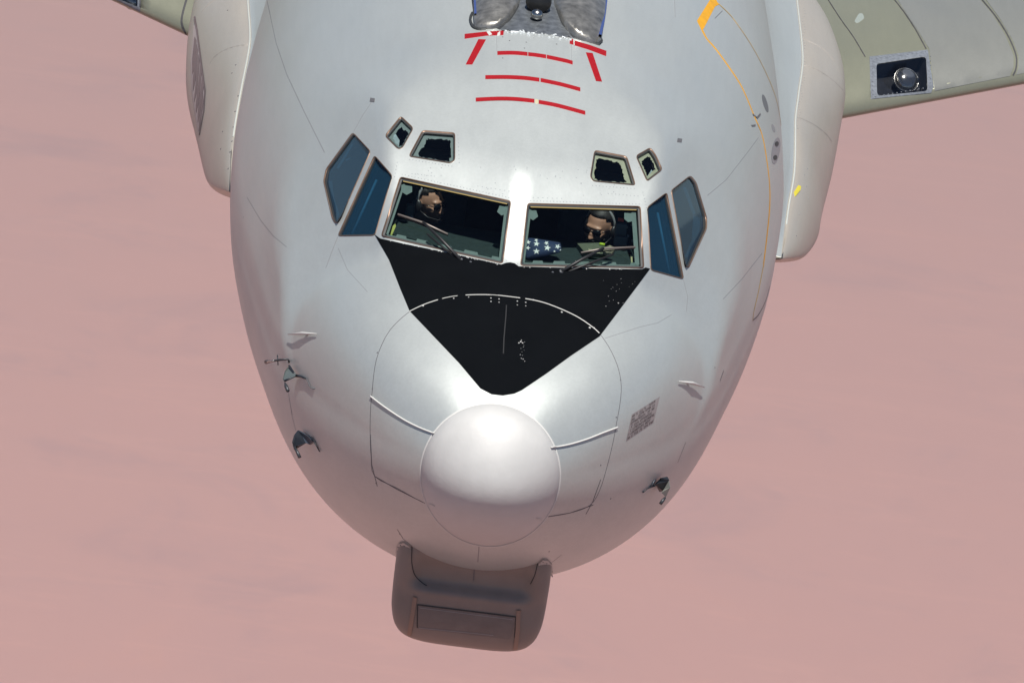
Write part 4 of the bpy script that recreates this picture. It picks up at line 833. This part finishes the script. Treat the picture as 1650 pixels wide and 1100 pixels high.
    for i in(0,1):
        wrp=np.array(H+Vector(lap[i])); suit&=np.linalg.norm(cz-wrp,axis=1)>.01; s_=(-1,1)[i]; elp=np.array(H+Vector((s_*.25,-.07,-.52))); dd=_nrm(wrp-elp); suit&=~(((cz-wrp)@dd>0)&(np.linalg.norm(cz-wrp,axis=1)<.22))
    m2.polygons.foreach_set('material_index',suit.astype(int)); m2.polygons.foreach_set('use_smooth',[True]*n_)
    # hair
    bm=bmesh.new(); ellb(bm,hp(0,.020,.034),(.081,.100,.102),R_,28)
    dl=[v_ for v_ in bm.verts if (lambda q:q.z<-.03 or (q.y<.03 and q.z<.012+.9*(.03-q.y)*(1 if abs(q.x)>.03 else .8)))(R_.transposed()@(v_.co-H))]; bmesh.ops.delete(bm,geom=dl,context='VERTS'); bmesh.ops.solidify(bm,geom=bm.faces[:],thickness=.006); bmobj('hair',bm,[M_HAIR],root,smooth=True)
    if beard:
        bm=bmesh.new(); ellb(bm,hp(0,-.031,-.056),(.060,.066,.074),R_,28)
        dl=[v_ for v_ in bm.verts if (lambda q:q.z>-.040 or (abs(q.x)<.02 and q.z>-.066 and q.y<-.06) or q.y>.02)(R_.transposed()@(v_.co-H))]; bmesh.ops.delete(bm,geom=dl,context='VERTS'); bmesh.ops.solidify(bm,geom=bm.faces[:],thickness=.006); ellb(bm,hp(0,-.099,-.046),(.026,.010,.007),R_,12); bmobj('beard',bm,[M_BEARD],root,smooth=True)
    sg=empty('x'); bpy.data.objects.remove(sg)
    bm=bmesh.new()
    for s_ in(-1,1): ellb(bm,hp(s_*.032,-.094,.008),(.029,.009,.021),R_@Matrix.Rotation(s_*.25,3,'Z'),16)
    taper(bm,hp(-.01,-.102,.014),hp(.01,-.102,.014),.003,.003,6)
    for s_ in(-1,1): taper(bm,hp(s_*.06,-.082,.014),hp(s_*.078,.01,.008),.003,.003,6)
    bmobj('sunglasses',bm,[M_LENS],root,smooth=True)
    hs=tube('headset',[tuple(hp(math.sin(a)*.094,.015,math.cos(a)*.118+.008)) for a in np.linspace(-1.6,1.6,22)],.009,M_HSG,root)
    for s_ in(-1,1):
        bm=bmesh.new(); ellb(bm,hp(s_*.092,.012,-.005),(.020,.036,.044),R_,18); bmobj('ear_cup',bm,[M_HS],hs,smooth=True)
    s_=look; tube('microphone_boom',[tuple(hp(s_*.098,-.01,-.02)),tuple(hp(s_*.085,-.07,-.05)),tuple(hp(s_*.04,-.115,-.064)),tuple(hp(s_*.015,-.122,-.062))],[.003,.003,.003,.008],M_HS,hs)
    return root
hL=at_y(690,326,2.45); hR=at_y(966,366,2.36)
person(tuple(hL),.95,.05,-.05,'pilot behind the left windshield, looking towards the right in sunglasses and a headset',False,-1,[(-.26,-.33,-.50),(.2,-.34,-.5)])
person(tuple(hR),-.5,.16,.06,'bearded pilot in sunglasses behind the right windshield, facing the camera beside the folded flag',True,1,[(-.20,-.34,-.50),(.16,-.36,-.48)])
seat(hL[0],2.45); seat(hR[0],2.44)
# folded flag leaning on the glareshield
fb=[(848,388),(852,386),(880,390),(903,394),(905,402),(902,406),(880,412),(856,417),(848,416),(846,411),(846,395)]
yF=1.66; pf=np.array([at_y(x,y,yF+ (415-y)*.0022) for x,y in dens(fb,4)]); cF=pf.mean(0); V=[];Fc=[]; k=len(pf); aft=np.array([0,1,0.])
for s_,o_ in((.90,-.022),(1,-.008),(1,.03),(.92,.05)): V+= [cF+(p-cF)*s_+aft*o_ for p in pf]
for r_ in range(3): Fc+= [(r_*k+i,r_*k+(i+1)%k,(r_+1)*k+(i+1)%k,(r_+1)*k+i) for i in range(k)]
V.append(cF+aft*-.034); V.append(cF+aft*.055); Fc+=[(len(V)-2,(i+1)%k,i) for i in range(k)]+[(len(V)-1,3*k+i,3*k+(i+1)%k) for i in range(k)]
FL=mesh('folded_flag',V,Fc,mat('flag_navy',(.012,.028,.085),.8,noise=.15,nscale=30,bump=.003,bscale=25),None,smooth=True); tag(FL,'navy blue flag with white stars folded into a triangle on the glareshield','flag')
bb=bmesh.new(); bb.from_mesh(FL.data); bmesh.ops.recalc_face_normals(bb,faces=bb.faces); bb.to_mesh(FL.data); bb.free()
fc_=mesh_cast(FL); M_STAR=mat('star_white',(.80,.80,.78),.7)
for cx,cy,r_,a_ in((851,390.5,4.6,.1),(850.5,399.5,4.6,.3),(864.5,393,5.4,.15),(864.5,405,6.0,0),(882,399.5,6.0,.2),(898.5,397.5,5.0,.5),(880.5,391.8,4.2,.8),(864,387.3,3.5,.5),(893.5,405,2.2,.1),(903,403,2.0,.3)):
    poly=[(cx+(r_ if i%2==0 else r_*.40)*math.sin(a_+i*math.pi/5),cy-(r_ if i%2==0 else r_*.40)*math.cos(a_+i*math.pi/5)*.85) for i in range(10)]
    patch('star',poly,M_STAR,FL,off=.0015,cast=fc_,step=30,skirt=0,smooth=False)
# pouch with label, marker and crumpled papers on the right of the glareshield
def slab(name,px,y0,y1,th,m,parent=None):
    q=np.array([at_y(x,y,yy) for (x,y),yy in zip(px,np.interp(range(len(px)),[0,len(px)-1],[y0,y1]))]); nV=np.array([0,.3,-1.])*th; k=len(q)
    return mesh(name,list(q)+list(q+nV),[tuple(range(k))[::-1],tuple(range(k,2*k))]+[(i,(i+1)%k,k+(i+1)%k,k+i) for i in range(k)],m,parent,smooth=False)
po=slab('document_pouch',[(930,392),(966,391),(975,397),(980,409),(947,409),(941,405)],1.95,1.80,.035,mat('olive_pouch',(.10,.115,.075),.85,noise=.2,nscale=30)); tag(po,'olive document pouch with cream label lying on the glareshield below the bearded pilot','pouch')
slab('label_patch',[(948,401),(966,403.5),(967,408),(950,408)],1.83,1.79,.004,mat('cream_label',(.40,.38,.24),.7,noise=.3,nscale=80),po)
mk=tube('marker_pen',[at_y(966,393,1.86),at_y(974.5,394.3,1.86)],[.0085,.0085],mat('marker_lime',(.45,.62,.03),.5),None,seg=12); tag(mk,'bright lime marker pen lying on the olive pouch','marker')
cp=slab('crumpled_paper',[(975,398),(983,395),(989,398),(991,403),(986,408),(977,407),(972,404)],1.84,1.80,.02,mat('paper_tan',(.34,.29,.20),.8,noise=.5,nscale=60,bump=.01,bscale=30)); tag(cp,'crumpled tan paper between the pouch and the right wiper blade','paper')
# side console gear beside the right pilot
sp_=at_y(1000,375,2.15); bx=box('circuit_box',tuple(at_y(1000,372,2.2)),(.07,.05,.10),mat('gear_grey',(.15,.17,.18),.6),AC); box('red_warning_tag',tuple(at_y(1000.5,354,2.14)),(.035,.01,.022),mat('tag_red',(.55,.05,.03),.5),bx,bev=.002)
box('circuit_box',tuple(at_y(1000,388,2.12)),(.08,.04,.06),mat('gear_grey',(.15,.17,.18),.6),AC); box('circuit_box',tuple(at_y(660,345,2.2)),(.05,.05,.12),mat('gear_teal',(.07,.10,.10),.6),AC)
for i,(x_,y_) in enumerate(((1018,362),(1022,374),(1012,380),(1019,388),(1010,366),(664,350),(668,358))): box('switch_knob',tuple(at_y(x_,y_,2.1)),(.012,.012,.014),M_HSG,AC,bev=.003)
bm=bmesh.new()
